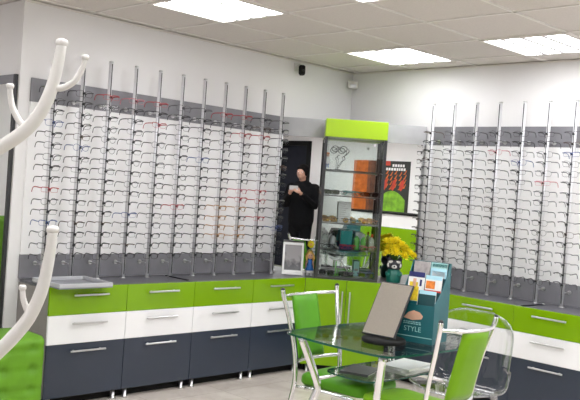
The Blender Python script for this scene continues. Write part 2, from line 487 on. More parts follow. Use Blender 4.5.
def outline(kind):
    s = 1.083
    if kind == 'rect': return [(x * s, z * s) for x, z in rrect(.053, .030, .009, 3)]
    if kind == 'round': return [(.023 * s * math.cos(2 * PI * k / 16), .021 * s * math.sin(2 * PI * k / 16)) for k in range(16)]
    if kind == 'cat': return [(x * s + z * .10, z * s + x * .10) for x, z in rrect(.054, .034, .013, 3)]
    return [(x * s, z * s - abs(x) * .1) for x, z in rrect(.055, .040, .017, 3)]
GM = {}
def glasses_parts(kind, fm, lm='lens', closed=False):
    """mesh data for one pair: front, two lenses, two temples (x across, y out from the wall)"""
    key = (kind, fm, lm, closed)
    if key in GM: return GM[key]
    out = []
    ol = outline(kind); cxl = .035
    def keep(name, bm, m):
        bmesh.ops.recalc_face_normals(bm, faces=bm.faces[:])
        me = bpy.data.meshes.new(name); bm.to_mesh(me); bm.free(); me.materials.append(M[m]); return me
    b = bm_()
    for s in (-1, 1):
        pts = [(s * (cxl + x), -.003 * abs(x) / .03 * (1 if x > 0 else 0), z) for x, z in ol]
        if kind == 'rect' and fm in ('frame_grey', 'frame_brown'):   # half rims
            pts2 = [p for p in pts if p[2] > -.004]; pts2.sort(key=lambda p: p[0])
            tube(b, pts2, .0022, 4)
        elif kind in ('round', 'pilot'):
            tube(b, pts, .0014, 4, closed=True)
        else:
            tube(b, pts, .0011, 4, closed=True)
            pts2 = [p for p in pts if p[2] > .002]; pts2.sort(key=lambda p: p[0])
            tube(b, pts2, .0027, 4)
        zt = .012
        tube(b, [(s * (cxl + .026), -.002, zt), (s * .074, -.006, zt)], .003, 4)
        # nose pad
        tube(b, [(s * .010, -.002, .0), (s * .009, -.010, -.006)], .0016, 4)
    tube(b, spline([(-.011, 0, .006), (0, .003, .010), (.011, 0, .006)], 3), .0026, 4)
    out.append(('front_frame', keep('front_frame', b, fm)))
    for s in (-1, 1):
        b = bm_(); b.faces.new([b.verts.new((s * (cxl + x * .97), -.001, z * .97)) for x, z in ol]); out.append(('lens', keep('lens', b, lm)))
    for s in (-1, 1):
        b = bm_()
        if closed:   # folded behind the front
            p = [(s * .073, -.006, .012), (s * .066, -.012 - .004 * (s > 0), .011), (-s * .030, -.014 - .004 * (s > 0), .006), (-s * .056, -.014 - .004 * (s > 0), -.014)]
        else:
            p = spline([(s * .074, -.006, .012), (s * .0735, -.05, .013), (s * .072, -.085, .011), (s * .070, -.105, -.001), (s * .068, -.116, -.026)], 3)
        tube(b, p, [.0029] * len(p), 4, flat=1.2); out.append(('temple', keep('temple', b, fm)))
    GM[key] = out; return out
def add_glasses(label, loc, rot, kind, fm, group, lm='lens', closed=False):
    t = thing('eyeglasses', label, 'eyeglasses', loc, rot, group)
    for n, me in glasses_parts(kind, fm, lm, closed):
        o = bpy.data.objects.new(n, me); C.objects.link(o); o.parent = t
    return t
CN = {'frame_black': 'black', 'frame_brown': 'brown', 'frame_grey': 'gunmetal', 'frame_red': 'red', 'frame_pink': 'pink', 'frame_blue': 'dark-blue', 'frame_amber': 'amber'}
def rack(n, pos, rz, from_mirror, side, walls):
    global rod0
    for i in range(n):
        p = pos(i); oi = ORD[from_mirror(i)]
        lab = '%s chrome rod from the mirror on the %s-rod rack' % (oi, side)
        loc = (p.x, p.y, HC)
        if rod0 is None:
            rod0 = make_rod(); rod0.location = loc; rod0.rotation_euler = (0, 0, rz); rod0['label'] = lab
        else: dup(rod0, loc, (0, 0, rz), lab)
        out = V((-math.sin(rz), math.cos(rz), 0))
        for r, z in enumerate(ROWS):
            u = random.random()
            if walls == 'L':
                fm = 'frame_black' if u < .74 else 'frame_grey' if u < .84 else 'frame_brown' if u < .93 else 'frame_blue' if u < .96 else 'frame_red'
                if (i in (8, 9) and r in (2, 3, 5, 8, 9) and random.random() < .7) or (i in (3, 4) and r in (0, 2) and random.random() < .6): fm = 'frame_red' if random.random() < .6 else 'frame_pink'
                if i in (7, 8) and r in (10, 11, 12, 13) and random.random() < .75: fm = 'frame_amber'
            else:
                fm = 'frame_black' if u < .36 else 'frame_grey' if u < .86 else 'frame_brown' if u < .93 else 'frame_blue' if u < .97 else 'frame_pink'
            kind = random.choice(['rect', 'rect', 'rect', 'cat', 'pilot', 'round'] if fm not in ('frame_grey', 'frame_brown') else ['rect', 'rect', 'pilot'])
            q = p + out * .030
            add_glasses('%s eyeglasses %s from the top, %s rod from the mirror on the %s-rod rack' % (CN[fm], ORD[r], oi, side),
                        (q.x, q.y, z + random.uniform(-.004, .004)), (random.uniform(-.05, .05), random.uniform(-.035, .035), rz + random.uniform(-.05, .05)),
                        kind, fm, 'eyeglasses on the %s-rod rack' % side)
rack(11, lambda i: V((-3.2318 + .218 * i, -RD, 0)), PI, lambda i: 10 - i, 'eleven', 'L')
rack(7, lambda i: V((-RD, -1.0776 - .2182 * i, 0)), PI / 2, lambda i: i, 'seven', 'R')

# ------------------------------------------------------------------ corner mirror (diagonal plane x + y = -.945)
K = -.945; s2 = math.sqrt(2)
# local frame of the diagonal: x = e1 (picture-right), y = into the corner
DROT = -PI / 4
def dg(tt, k, z): # point on the diagonal: tt along e1 from the middle, k = x + y
    return V((k / 2 + tt / s2, k / 2 - tt / s2, z))
t = thing('corner_mirror', 'tall mirror set diagonally across the corner with a grey band along its top', 'mirror', dg(0, K, HC), (0, 0, DROT))
hw = .945 / s2 - .022
b = bm_(); box(b, (-hw, 0, .0015), (hw, .006, 2.034 - HC)); obj('mirror_panel', b, 'mirror', t)
b = bm_(); box(b, (-hw, .0065, .0015), (hw, .018, 2.198 - HC)); obj('backing', b, 'carc', t)
b = bm_(); box(b, (-hw, -.012, 2.034 - HC), (hw, .006, 2.198 - HC)); obj('top_band', b, mat('pale_grey_band', (.42, .42, .44), .45, noise=.04, nscale=14), t)

# ------------------------------------------------------------------ glass showcase
KF = -1.372
t = thing('glass_showcase', 'tall glass showcase with a lime green top box standing on the corner cupboard', 'showcase', dg(.004, KF, HC), (0, 0, DROT))
SW, SD = .268, .255
Z1 = 2.032 - HC; Z2 = 2.186 - HC
b = bm_(); box(b, (-SW, .001, Z1), (SW, SD, Z2), .003, 1); obj('top_box', b, 'header', t)
b = bm_(); box(b, (-SW, .001, .001), (SW, SD, .022), .002, 1); obj('plinth', b, 'greyframe', t)
for sx in (-1, 1):
    for y in (.002, SD - .026):
        b = bm_(); x = sx * (SW - .012)
        box(b, (x - .012, y, .022), (x + .012, y + .024, Z1)); obj('corner_post', b, 'greyframe', t)
    b = bm_(); box(b, (sx * (SW - .004) - .003, .026, .022), (sx * (SW - .004) + .003, SD - .026, Z1)); obj('side_pane', b, 'pane', t)
for sx in (-1, 1):
    b = bm_(); box(b, (min(0, sx * (SW - .024)) + (.001 if sx > 0 else 0), .004, .023), (max(0, sx * (SW - .024)) - (.001 if sx < 0 else 0), .010, Z1 - .001))
    p = obj('glass_door', b, 'pane', t)
    if sx > 0:
        b = bm_(); lathe(b, [(.012, 0), (.012, .012)], (0, 0, 0), 12); o = obj('lock', b, 'steel', p, loc=(.16, .006, Z1 - .05), rot=(PI / 2, 0, 0))
SZ = [z - HC for z in (1.066, 1.292, 1.530, 1.752)]
for z in SZ:
    b = bm_(); box(b, (-SW + .010, .014, z - .007), (SW - .010, SD - .004, z), mi=0)
    for f in b.faces:
        if abs(f.normal.z) < .5: f.material_index = 1
    obj('glass_shelf', b, ['pane', 'greyframe'], t)
    b = bm_()
    for sx in (-1, 1):
        box(b, (sx * (SW - .017) - .006, .03, z - .016), (sx * (SW - .017) + .006, .045, z - .0072))
    obj('shelf_bracket', b, 'steel', t)
def inside(tt, dep, z):   # point inside the showcase
    q = dg(tt + .004, KF, 0); d = V((.7071, .7071, 0)) * dep
    return V((q.x + d.x, q.y + d.y, z))
SH = [HC + .022] + [HC + z for z in SZ]
ROT_F = DROT + PI      # glasses facing the room
def gz(tt, dep, lvl, lab, kind, fm, lm='lens', closed=True, yaw=0):
    add_glasses(lab, inside(tt, dep, SH[lvl] + .028), (0, 0, ROT_F + yaw), kind, fm, 'eyewear inside the glass showcase', lm, closed)
M['frame_teal'] = M['tealplastic']
gz(-.172, .11, 2, 'yellow-lensed sunglasses at the doll end of the middle showcase shelf', 'pilot', 'frame_brown', 'amberlens', yaw=.1)
gz(.0, .11, 2, 'amber-lensed round sunglasses in the middle of the middle showcase shelf', 'round', 'frame_black', 'amberlens')
gz(.172, .11, 2, 'orange-framed sunglasses on the middle showcase shelf, poster side', 'pilot', 'frame_amber', 'amberlens', yaw=-.1)
gz(-.172, .055, 3, 'black dark-lensed glasses on the fourth showcase shelf beside the little hanging doll', 'rect', 'frame_black', 'darklens', yaw=.08)
gz(-.172, .135, 3, 'gunmetal glasses behind the black ones on the fourth showcase shelf', 'pilot', 'frame_grey', 'lens', yaw=.08)
gz(-.004, .055, 3, 'teal folded glasses in the middle of the fourth showcase shelf', 'rect', 'frame_teal', 'lens')
gz(-.004, .135, 3, 'black glasses behind the teal pair in the showcase', 'pilot', 'frame_black', 'lens')
gz(.168, .135, 3, 'silver glasses on the fourth showcase shelf in front of the orange poster reflection', 'pilot', 'frame_grey', 'lens', yaw=-.08)
gz(.166, .055, 3, 'dark-lensed cat-eye glasses on the fourth showcase shelf, poster side', 'cat', 'frame_black', 'darklens', yaw=-.08)
gz(-.172, .045, 0, 'grey dark-lensed glasses at the front of the showcase floor, doll side', 'pilot', 'frame_grey', 'darklens')
gz(-.172, .105, 0, 'second row of the showcase floor: black rectangular glasses beside the white wand', 'rect', 'frame_black', 'lens')
gz(-.004, .040, 0, 'black dark-lensed glasses at the front middle of the showcase floor', 'rect', 'frame_black', 'darklens')
gz(.168, .045, 0, 'black rectangular glasses at the front of the showcase floor, flower side', 'rect', 'frame_black', 'darklens')
gz(.168, .105, 0, 'dark-blue glasses in the second row of the showcase floor, flower side', 'pilot', 'frame_blue', 'lens')
gz(-.172, .040, 1, 'black round glasses in front of the clear bottle in the showcase', 'round', 'frame_black', 'lens')
gz(-.004, .040, 1, 'red glasses in front of the teal gift box in the showcase', 'rect', 'frame_red', 'lens')
gz(.168, .040, 1, 'pink glasses in front of the green bottles in the showcase', 'cat', 'frame_pink', 'lens')
def solid(name, label, cat, tt, dep, z, build, m, yaw=0., group=None):
    b = bm_(); build(b); o = obj(name, b, m, None, inside(tt, dep, z), (0, 0, DROT + yaw)); return tag(o, label, cat, group)
# shelf two: teal box with navy foot, bottles, jars
t = thing('gift_box', 'teal box with a navy foot in the middle of the second showcase shelf', 'box', inside(-.02, .12, SH[1] + .0005), (0, 0, DROT + .1))
b = bm_(); box(b, (-.05, -.03, .045), (.05, .03, .165), .002, 1); obj('lid', b, 'tealplastic', t)
b = bm_(); box(b, (-.052, -.032, 0), (.052, .032, .045), .002, 1); obj('base', b, 'navy', t)
def bottle(label, tt, dep, lvl, h, r, m, cap):
    t = thing('spray_bottle', label, 'bottle', inside(tt, dep, SH[lvl] + .0005), (0, 0, DROT), 'lens cleaner bottles in the showcase')
    b = bm_(); lathe(b, [(r * .92, 0), (r, .004), (r, h * .62), (r * .8, h * .70), (r * .35, h * .76), (r * .35, h * .8)], n=14); obj('bottle_body', b, m, t)
    b = bm_(); lathe(b, [(r * .45, h * .8), (r * .45, h * .93), (r * .3, h)], n=12); obj('cap', b, cap, t)
bottle('green lens-cleaner bottle beside the teal box in the showcase', .075, .12, 1, .155, .026, 'bottlegreen', 'paper')
bottle('second green lens-cleaner bottle from the teal box in the showcase', .135, .13, 1, .145, .024, 'bottlegreen', 'paper')
bottle('silver lens-cleaner bottle at the poster end of the second showcase shelf', .205, .12, 1, .15, .024, 'silver', 'red')
bottle('silver-topped clear bottle at the doll end of the second showcase shelf', -.205, .12, 1, .16, .03, 'pane', 'steel')
bottle('grey bottle between the clear bottle and the teal box in the showcase', -.13, .15, 1, .14, .026, 'silver', 'frame_black')
def case(label, tt, dep, lvl, m, yaw=0, w=.15):
    t = thing('spectacle_case', label, 'case', inside(tt, dep, SH[lvl] + .0005), (0, 0, DROT + yaw), 'spectacle cases in the showcase')
    b = bm_(); prism(b, [(y, z) for y, z in [(-.03, 0), (.03, 0), (.032, .012), (.03, .021), (-.03, .021), (-.032, .012)]], 'x', -w / 2, w / 2); obj('case_base', b, m, t)
    b = bm_(); prism(b, [(-.031, .0215), (.031, .0215), (.026, .036), (.010, .043), (-.010, .043), (-.026, .036)], 'x', -w / 2, w / 2); obj('case_lid', b, m, t)
case('green spectacle case at the back of the showcase floor', -.005, .215, 0, 'bottlegreen', 0, .13)
case('dark spectacle case in the middle of the showcase floor', .005, .118, 0, 'greyframe', 0, .12)
case('silver spectacle case at the doll end of the showcase floor', -.142, .207, 0, 'silver', 0, .13)
case('blue spectacle case at the flower end of the showcase floor', .195, .19, 0, 'frame_blue', 0, .11)
for (lab, tt, dep, lvl, w_, d_, h_, m, yw) in (
        ('white narrow box standing at the doll end of the showcase floor', -.236, .20, 0, .036, .03, .15, 'paper', 0),
        ('pale teal box standing between the green and blue cases on the showcase floor', .098, .225, 0, .05, .035, .13, 'tealtext', -.1),
        ('white box standing behind the green bottles in the showcase', .10, .21, 1, .06, .035, .15, 'paper', .1),
        ('pale grey box at the doll end of the second showcase shelf, behind the bottles', -.205, .205, 1, .07, .035, .13, 'silver', 0)):
    t = thing('carton', lab, 'box', inside(tt, dep, SH[lvl] + .0005), (0, 0, DROT + yw), 'small cartons in the showcase')
    b = bm_(); box(b, (-w_ / 2, -d_ / 2, 0), (w_ / 2, d_ / 2, h_ * .86), .001, 1); obj('carton_body', b, m, t)
    b = bm_(); box(b, (-w_ / 2, -d_ / 2, h_ * .862), (w_ / 2, d_ / 2, h_), .001, 1); obj('flap', b, m, t)
    b = bm_(); box(b, (-w_ * .35, -d_ / 2 - .0008, h_ * .35), (w_ * .35, -d_ / 2 - .0001, h_ * .5)); obj('printed_band', b, 'greypaper', t)
# white stick leaning across the floor of the showcase
b = bm_(); tube(b, [(-.08, -.02, .155), (.02, 0, .12), (.075, .03, .045)], [.010, .006, .004], 8)
b2 = bm_(); tube(b2, [(-.10, -.03, .160), (.0, .0, .150), (.02, .01, .15)], [.004, .009, .006], 8)
t = thing('cleaning_wand', 'white bent wand leaning inside the lowest level of the showcase', 'wand', inside(-.06, .13, SH[0] + .0005), (0, 0, DROT))
obj('wand', b, 'paper', t); obj('paddle', b2, 'paper', t)
b = bm_(); lathe(b, [(.03, 0), (.03, .008), (.008, .012), (.006, .12), (.004, .14)], (-.03, .0, 0), 14); obj('stand', b, 'bottlegreen', t)
# white wire card on the middle shelf and small boxes
t = thing('price_card', 'white card standing at the back of the middle showcase shelf', 'card', inside(-.045, .19, SH[2] + .0005), (0, 0, DROT))
b = bm_(); box(b, (-.055, 0, 0), (.055, .003, .185)); obj('card', b, 'paper', t)
b = bm_()
for k in range(9):
    z = .02 + k * .018; box(b, (-.045, -.001, z), (-.045 + random.uniform(.04, .085), -.0001, z + .004))
obj('print', b, 'greypaper', t)
b = bm_(); box(b, (-.055, -.03, -.0), (.055, 0, .004)); obj('foot', b, 'paper', t)
# top level: wire spectacle figure and hanging doll
t = thing('wire_figure', 'black wire outline of a bespectacled face standing on the top showcase shelf', 'ornament', inside(-.135, .15, SH[4] + .0005), (0, 0, DROT))
b = bm_()
for s in (-1, 1):
    tube(b, [(.005 + s * .036 + .03 * math.cos(a), 0, .185 + .026 * math.sin(a)) for a in [2 * PI * k / 14 for k in range(14)]], .0032, 5, closed=True)
tube(b, spline([(-.025 + .0, 0, .19), (.005, 0, .20), (.035, 0, .19)], 4), .003, 5)
obj('wire_spectacles', b, 'frame_black', t)
b = bm_(); tube(b, spline([(.075, 0, .19), (.09, 0, .17), (.07, 0, .14), (.05, 0, .125), (.06, 0, .10), (.045, 0, .085)], 5), .0028, 5)
tube(b, spline([(-.01, 0, .10), (-.005, 0, .125), (.01, 0, .13)], 4), .0028, 5); obj('wire_face', b, 'frame_black', t)
b = bm_(); lathe(b, [(.03, 0), (.03, .006), (.004, .008), (.003, .012)], n=14); tube(b, [(.0, 0, .01), (.0, 0, .105)], .0022, 6)
tube(b, [(.0, 0, .0105), (.045, 0, .09)], .0022, 6); obj('wire_stand', b, 'frame_black', t)
t = thing('hanging_doll', 'tiny white and orange doll hanging by the post inside the showcase top', 'doll', inside(-.232, .06, 1.80), (0, 0, DROT))
b = bm_(); ball(b, (0, 0, .075), .016, 10); obj('head', b, 'skinink', t)
b = bm_(); lathe(b, [(.010, .062), (.016, .04), (.028, .012), (.026, .0)], n=12); obj('dress', b, 'paper', t)
b = bm_(); ball(b, (0, .004, .085), .017, 10, sc=(1, 1, .8)); obj('hair', b, 'orange', t)
for s in (-1, 1):
    b = bm_(); tube(b, [(s * .008, 0, .002), (s * .009, 0, -.035)], .0045, 6); obj('leg', b, 'blue', t)
b = bm_(); tube(b, [(0, 0, .088), (0, 0, Z1 + HC - 1.8005)], .0012, 5); obj('string', b, 'frame_black', t)

# ------------------------------------------------------------------ things on the worktop near the corner
t = thing('upright_frame', 'white upright frame with a painted grey reflection standing on the worktop beside the doll', 'picture frame', (-.940, -.285, HC), (math.radians(0), 0, DROT + .05))
lean = Matrix.Rotation(math.radians(-12), 4, 'X')
def leaned(b):
    for v in b.verts: v.co = lean @ v.co
    return b
FW, FH = .092, .29
b = bm_()
box(b, (-FW, 0, .004), (FW, .014, .045), .002, 1); box(b, (-FW, 0, FH - .022), (FW, .014, FH), .002, 1)
box(b, (-FW, 0, .045), (-FW + .018, .014, FH - .022), .002, 1); box(b, (FW - .018, 0, .045), (FW, .014, FH - .022), .002, 1)
obj('frame', leaned(b), 'paper', t)
b = bm_(); box(b, (-FW + .018, .004, .045), (FW - .018, .010, FH - .022)); obj('picture', leaned(b), 'painted_reflection', t)  # insert carrying the painted reflection
b = bm_(); box(b, (-.02, .014, .004), (.02, .018, .18)); leaned(b); box(b, (-.02, .03, 0), (.02, .085, .004)); obj('easel_back', b, 'paper', t)

t = thing('figurine', 'small blond doll in a blue dress standing beside the white upright frame', 'figurine', (-.771, -.329, HC), (0, 0, DROT))
t.scale = (.95, .95, 1.15)
b = bm_(); lathe(b, [(.004, .128), (.018, .118), (.022, .10), (.020, .082), (.040, .045), (.038, .040)], n=16); obj('dress', b, 'blue', t)
b = bm_(); lathe(b, [(.030, .040), (.036, .036), (.040, .02), (.036, .018)], n=16); obj('petticoat', b, 'paper', t)
for s in (-1, 1):
    b = bm_(); lathe(b, [(.014, 0), (.014, .01), (.011, .02)], (s * .017, -.004, 0), 10); obj('leg', b, 'paper', t)
    b = bm_(); tube(b, [(s * .018, 0, .112), (s * .034, -.008, .09), (s * .036, -.018, .07)], [.008, .007, .006], 8); ball(b, (s * .036, -.019, .066), .007, 8); obj('arm', b, 'skin', t)
b = bm_(); ball(b, (0, 0, .152), .026, 14, sc=(1, .95, 1.05)); ball(b, (0, -.026, .150), .004, 6); obj('head', b, 'skinink', t)
b = bm_(); ball(b, (0, .007, .158), .031, 14, sc=(1, .9, 1)); tube(b, [(-.028, 0, .155), (-.034, 0, .13), (-.030, 0, .112)], [.010, .011, .006], 8); tube(b, [(.028, 0, .155), (.034, 0, .13), (.030, 0, .112)], [.010, .011, .006], 8); obj('hair', b, 'hairblond', t)
b = bm_()
for s in (-1, 1): ball(b, (s * .009, -.0245, .155), .0032, 6)
obj('eye', b, 'furdark', t)
t = thing('toy_flower', 'yellow toy flower on a stalk behind the blue-dressed doll', 'flower', (-.723, -.283, HC), (0, 0, DROT))
t.scale = (1.0, 1.0, 1.06)
b = bm_(); lathe(b, [(.022, 0), (.022, .006), (.004, .01), (.003, .235)], n=10); obj('stalk', b, 'stem', t)
b = bm_()
for k in range(7):
    a = 2 * PI * k / 7; ball(b, (.020 * math.cos(a), 0, .255 + .020 * math.sin(a)), .012, 8, sc=(1, .5, 1))
obj('petals', b, 'petal', t)
b = bm_(); ball(b, (0, -.004, .255), .012, 8); obj('flower_centre', b, 'hairblond', t)

# raccoon vase and bouquet
vp = V((-.342, -.930, HC))
t = thing('raccoon_vase', 'teal vase shaped like a raccoon holding yellow flowers beside the showcase', 'vase', vp, (0, 0, DROT - .1))
b = bm_(); lathe(b, [(.050, 0), (.062, .01), (.066, .05), (.062, .09), (.050, .115), (.040, .125)], n=20); obj('body', b, 'vase', t)
b = bm_(); lathe(b, [(.040, .112), (.060, .135), (.066, .16), (.058, .19), (.040, .205), (.034, .205), (.034, .19)], n=20, sx=1.05); obj('head', b, 'furdark', t)
for s in (-1, 1):
    b = bm_(); ball(b, (s * .048, -.004, .205), .018, 10, sc=(1, .6, 1.1)); obj('ear', b, 'furdark', t)
    b = bm_(); ball(b, (s * .030, -.048, .186), .021, 10, sc=(1.15, .5, .6)); ball(b, (s * .050, -.036, .158), .018, 10, sc=(.7, .7, 1.1)); obj('brow_patch', b, 'furlight', t)
    b = bm_(); ball(b, (s * .022, -.064, .164), .006, 8); obj('eye', b, 'black', t)
    b = bm_(); tube(b, [(s * .058, -.01, .09), (s * .060, -.04, .075), (s * .035, -.062, .07)], [.014, .013, .011], 8); obj('paw', b, 'vase', t)
b = bm_(); ball(b, (0, -.056, .146), .022, 12, sc=(1.1, .9, .85)); obj('muzzle', b, 'furlight', t)
b = bm_(); ball(b, (0, -.077, .150), .007, 8); obj('nose', b, 'black', t)
t = thing('flower_bunch', 'bunch of spiky yellow flowers in the raccoon vase', 'flowers', vp + V((0, 0, .200)), (0, 0, DROT))
rr = random.Random(3)
heads = [(.05, -.03, .13), (.085, .01, .10), (.015, .02, .14), (-.03, .01, .12), (.12, -.03, .06), (-.08, .0, .10), (-.05, -.03, .15), (-.005, -.03, .165), (-.06, .03, .05), (-.02, -.05, .10), (.03, -.04, .12), (.02, .03, .09), (.06, -.02, .085), (.105, .0, .07), (.145, -.02, .045), (-.11, -.01, .15), (.00, -.06, .06), (-.095, -.03, .055), (.065, -.05, .04)]
for h in heads:
    h = V((h[0] * .72 if h[0] < 0 else h[0], h[1], h[2]))
    b = bm_(); tube(b, spline([(h.x * .12, h.y * .12, .0), tuple(h * .5), tuple(h)], 3), .003, 5)
    f = obj('stem', b, 'stem', t)
    b = bm_(); ax = (h - V((0, 0, -.05))).normalized()
    sd = ax.cross(V((0, 0, 1)) if abs(ax.z) < .95 else V((1, 0, 0))).normalized(); s3 = ax.cross(sd)
    for lay in range(3):
        for k in range(11):
            a = 2 * PI * k / 11 + lay * .3 + rr.random() * .2
            el = (.15, .6, 1.1)[lay]; d = (sd * math.cos(a) + s3 * math.sin(a)) * math.cos(el) + ax * math.sin(el)
            L = .056 * rr.uniform(.85, 1.1) * (1, .95, .8)[lay]
            w = d.cross(ax if abs(d.dot(ax)) < .95 else sd).normalized() * .007
            p0 = h; p1 = h + d * L * .6 + ax * .003; p2 = h + d * L
            th = ax * .0015
            q = [b.verts.new(x) for x in (p0 - w * .4, p0 + w * .4, p1 + w, p2 + w * .3, p2 - w * .3, p1 - w)]
            r_ = [b.verts.new(v.co + th) for v in q]
            b.faces.new(q); b.faces.new(list(reversed(r_)))
            for i in range(6): b.faces.new([q[i], r_[i], r_[(i + 1) % 6], q[(i + 1) % 6]])
    ball(b, tuple(h + ax * .004), .012, 8)
    obj('flower_head', b, 'petal', f)
b = bm_()
for k in range(7):
    a = k * 2.4; d = V((math.cos(a) * .045, math.sin(a) * .035, .06 + .01 * (k % 3)))
    w = V((-math.sin(a), math.cos(a), 0)) * .012
    q = [b.verts.new(x) for x in (V((0, 0, 0)), d * .5 + w, d, d * .5 - w)]
    r_ = [b.verts.new(v.co + V((0, 0, .002))) for v in q]
    b.faces.new(q); b.faces.new(list(reversed(r_)))
    for i in range(4): b.faces.new([q[i], r_[i], r_[(i + 1) % 4], q[(i + 1) % 4]])
obj('leaves', b, 'stem', t)

# white tray over the end cabinet
t = thing('tray', 'shallow white tray on the worktop at the outer end of the eleven-rod rack', 'tray', (-3.13, -.372, HC), (0, 0, 0))
b = bm_(); box(b, (-.20, -.185, .001), (.20, .185, .008)); obj('tray_base', b, mat('tray_inner_grey', (.22, .225, .25), .35, noise=.05), t)
b = bm_()
for (lo, hi) in (((-.20, -.185, .008), (.20, -.170, .034)), ((-.20, .170, .008), (.20, .185, .034)), ((-.20, -.170, .008), (-.185, .170, .034)), ((.185, -.170, .008), (.20, .170, .034))):
    box(b, lo, hi, .002, 1)
obj('rim', b, mat('tray_rim_grey', (.46, .465, .49), .35, noise=.03), t)
for (nm, x, y, rz) in (('thin dark strip lying across the worktop under the eleven-rod rack', -2.15, -.235, PI / 2), ('thin dark strip lying across the worktop under the seven-rod rack', -.30, -2.235, -.09)):
    t = thing('marker_strip', nm, 'strip', (x, y, HC), (0, 0, rz), 'thin dark strips on the worktop')
    b = bm_(); box(b, (-.14, -.010, .0003), (.14, .010, .009), .002, 1); obj('strip', b, 'frame_black', t)
    b = bm_(); box(b, (.14, -.011, .0003), (.152, .011, .011), .002, 1); obj('end_cap', b, 'steel', t)

# ------------------------------------------------------------------ security camera and corner sensor
t = thing('security_camera', 'small black security camera hanging just under the ceiling', 'camera', (-.79, -.001, 2.655))
b = bm_(); box(b, (-.03, -.012, -.03), (.03, 0, .045), .004, 2); tube(b, [(0, -.01, .02), (0, -.05, .03), (0, -.065, .01)], .010, 8); obj('bracket', b, 'plastic', t)
b = bm_(); tube(b, [(0, -.075, .022), (0, -.075, .012), (0, -.078, -.055), (0, -.08, -.068)], [.018, .030, .030, .022], 14); obj('body', b, 'black', t)
b = bm_(); ball(b, (-.012, -.104, -.03), .011, 10); obj('lens', b, 'frame_black', t)
t = thing('motion_sensor', 'white motion sensor high up in the room corner', 'sensor', (-.012, -.012, 2.605), (0, 0, DROT))
b = bm_(); tube(b, [(0, 0, 0), (0, -.04, 0), (.01, -.06, -.01)], .012, 8); obj('bracket', b, 'plastic', t)
b = bm_(); box(b, (-.055, -.105, -.045), (.045, -.055, .03), .012, 3); obj('housing', b, 'plastic', t)
b = bm_(); box(b, (-.035, -.108, -.035), (.025, -.102, .0), .004, 2); obj('sensor_window', b, 'silver', t)

# ------------------------------------------------------------------ side-wall mirror and green seats
t = thing('wall_mirror', 'dark-framed mirror on the end wall reflecting a green armchair', 'mirror', (-3.42, .02, .35))
b = bm_()
ZM = 2.21 - .35
box(b, (-.022, 0, 0), (-.001, .030, ZM)); box(b, (-.022, 1.37, 0), (-.001, 1.40, ZM)); box(b, (-.022, .03, 0), (-.001, 1.37, .03))
obj('frame', b, 'greyframe', t)
b = bm_(); box(b, (-.020, .03, ZM - .06), (-.001, 1.37, ZM)); obj('top_band', b, 'band', t)
b = bm_(); box(b, (-.012, .03, .03), (-.001, 1.37, ZM - .06)); obj('mirror_glass', b, 'mirror', t)

def tufted(bm, w, h, d, rows, cols, z0):
    """rounded upholstered block with button dimples on its front (-y) face"""
    nx, nz = 44, 30
    def prof(u, wv):  # front face depth
        x, z = (u - .5) * w, z0 + wv * h
        ex = min(u, 1 - u) * w; ez = min(wv, 1 - wv) * h
        r = .035
        dep = 0
        for e in (ex, ez):
            if e < r: dep += r - math.sqrt(max(0, r * r - (r - e) ** 2))
        for i in range(rows):
            for j in range(cols):
                bx = (j + .5) / cols * w - w / 2; bz = z0 + (i + .5) / rows * h
                q = ((x - bx) ** 2 + (z - bz) ** 2) / .035 ** 2
                dep += .024 * math.exp(-q * 1.9)
        for i in range(rows):
            bz = z0 + (i + .5) / rows * h; dep += .007 * math.exp(-((z - bz) / .012) ** 2)
        for j in range(cols):
            bx = (j + .5) / cols * w - w / 2; dep += .005 * math.exp(-((x - bx) / .012) ** 2)
        return x, -d / 2 + min(dep, .09), z
    g = [[bm.verts.new(prof(i / nx, k / nz)) for i in range(nx + 1)] for k in range(nz + 1)]
    for k in range(nz):
        for i in range(nx):
            f = bm.faces.new([g[k][i], g[k][i + 1], g[k + 1][i + 1], g[k + 1][i]]); f.smooth = True
    # back loop
    edge = [g[0][i] for i in range(nx + 1)] + [g[k][nx] for k in range(1, nz + 1)] + [g[nz][i] for i in range(nx - 1, -1, -1)] + [g[k][0] for k in range(nz - 1, 0, -1)]
    bk = [bm.verts.new((v.co.x, d / 2 - .02, v.co.z)) for v in edge]
    bk2 = [bm.verts.new((v.co.x * .95, d / 2, z0 + h / 2 + (v.co.z - z0 - h / 2) * .93)) for v in edge]
    n = len(edge)
    for k in range(n):
        for A_, B_ in ((edge, bk), (bk, bk2)):
            f = bm.faces.new([A_[k], A_[(k + 1) % n], B_[(k + 1) % n], B_[k]]); f.smooth = True
    bm.faces.new(bk2)
def buttons(w, h, d, rows, cols, z0, par):
    for i in range(rows):
        for j in range(cols):
            b = bm_(); ball(b, ((j + .5) / cols * w - w / 2, -d / 2 + .030, z0 + (i + .5) / rows * h), .012, 8, sc=(1, .5, 1)); obj('button', b, 'velvet', par)
# bench seat beside the cabinets
t = thing('tufted_bench', 'green buttoned upholstered bench beside the end cabinet', 'bench', (-4.00, -.665, 0))
b = bm_(); tufted(b, .88, .485, .40, 4, 5, .085); p = obj('upholstery', b, 'velvet', t)
buttons(.88, .47, .38, 4, 5, .085, p)
b = bm_(); box(b, (-.40, -.16, .05), (.40, .16, .088)); obj('plinth', b, 'black', t)
for sx in (-1, 1):
    for sy in (-1, 1):
        b = bm_(); lathe(b, [(.014, 0), (.022, .05)], (sx * .36, sy * .13, 0), 10); obj('leg', b, 'black', t)
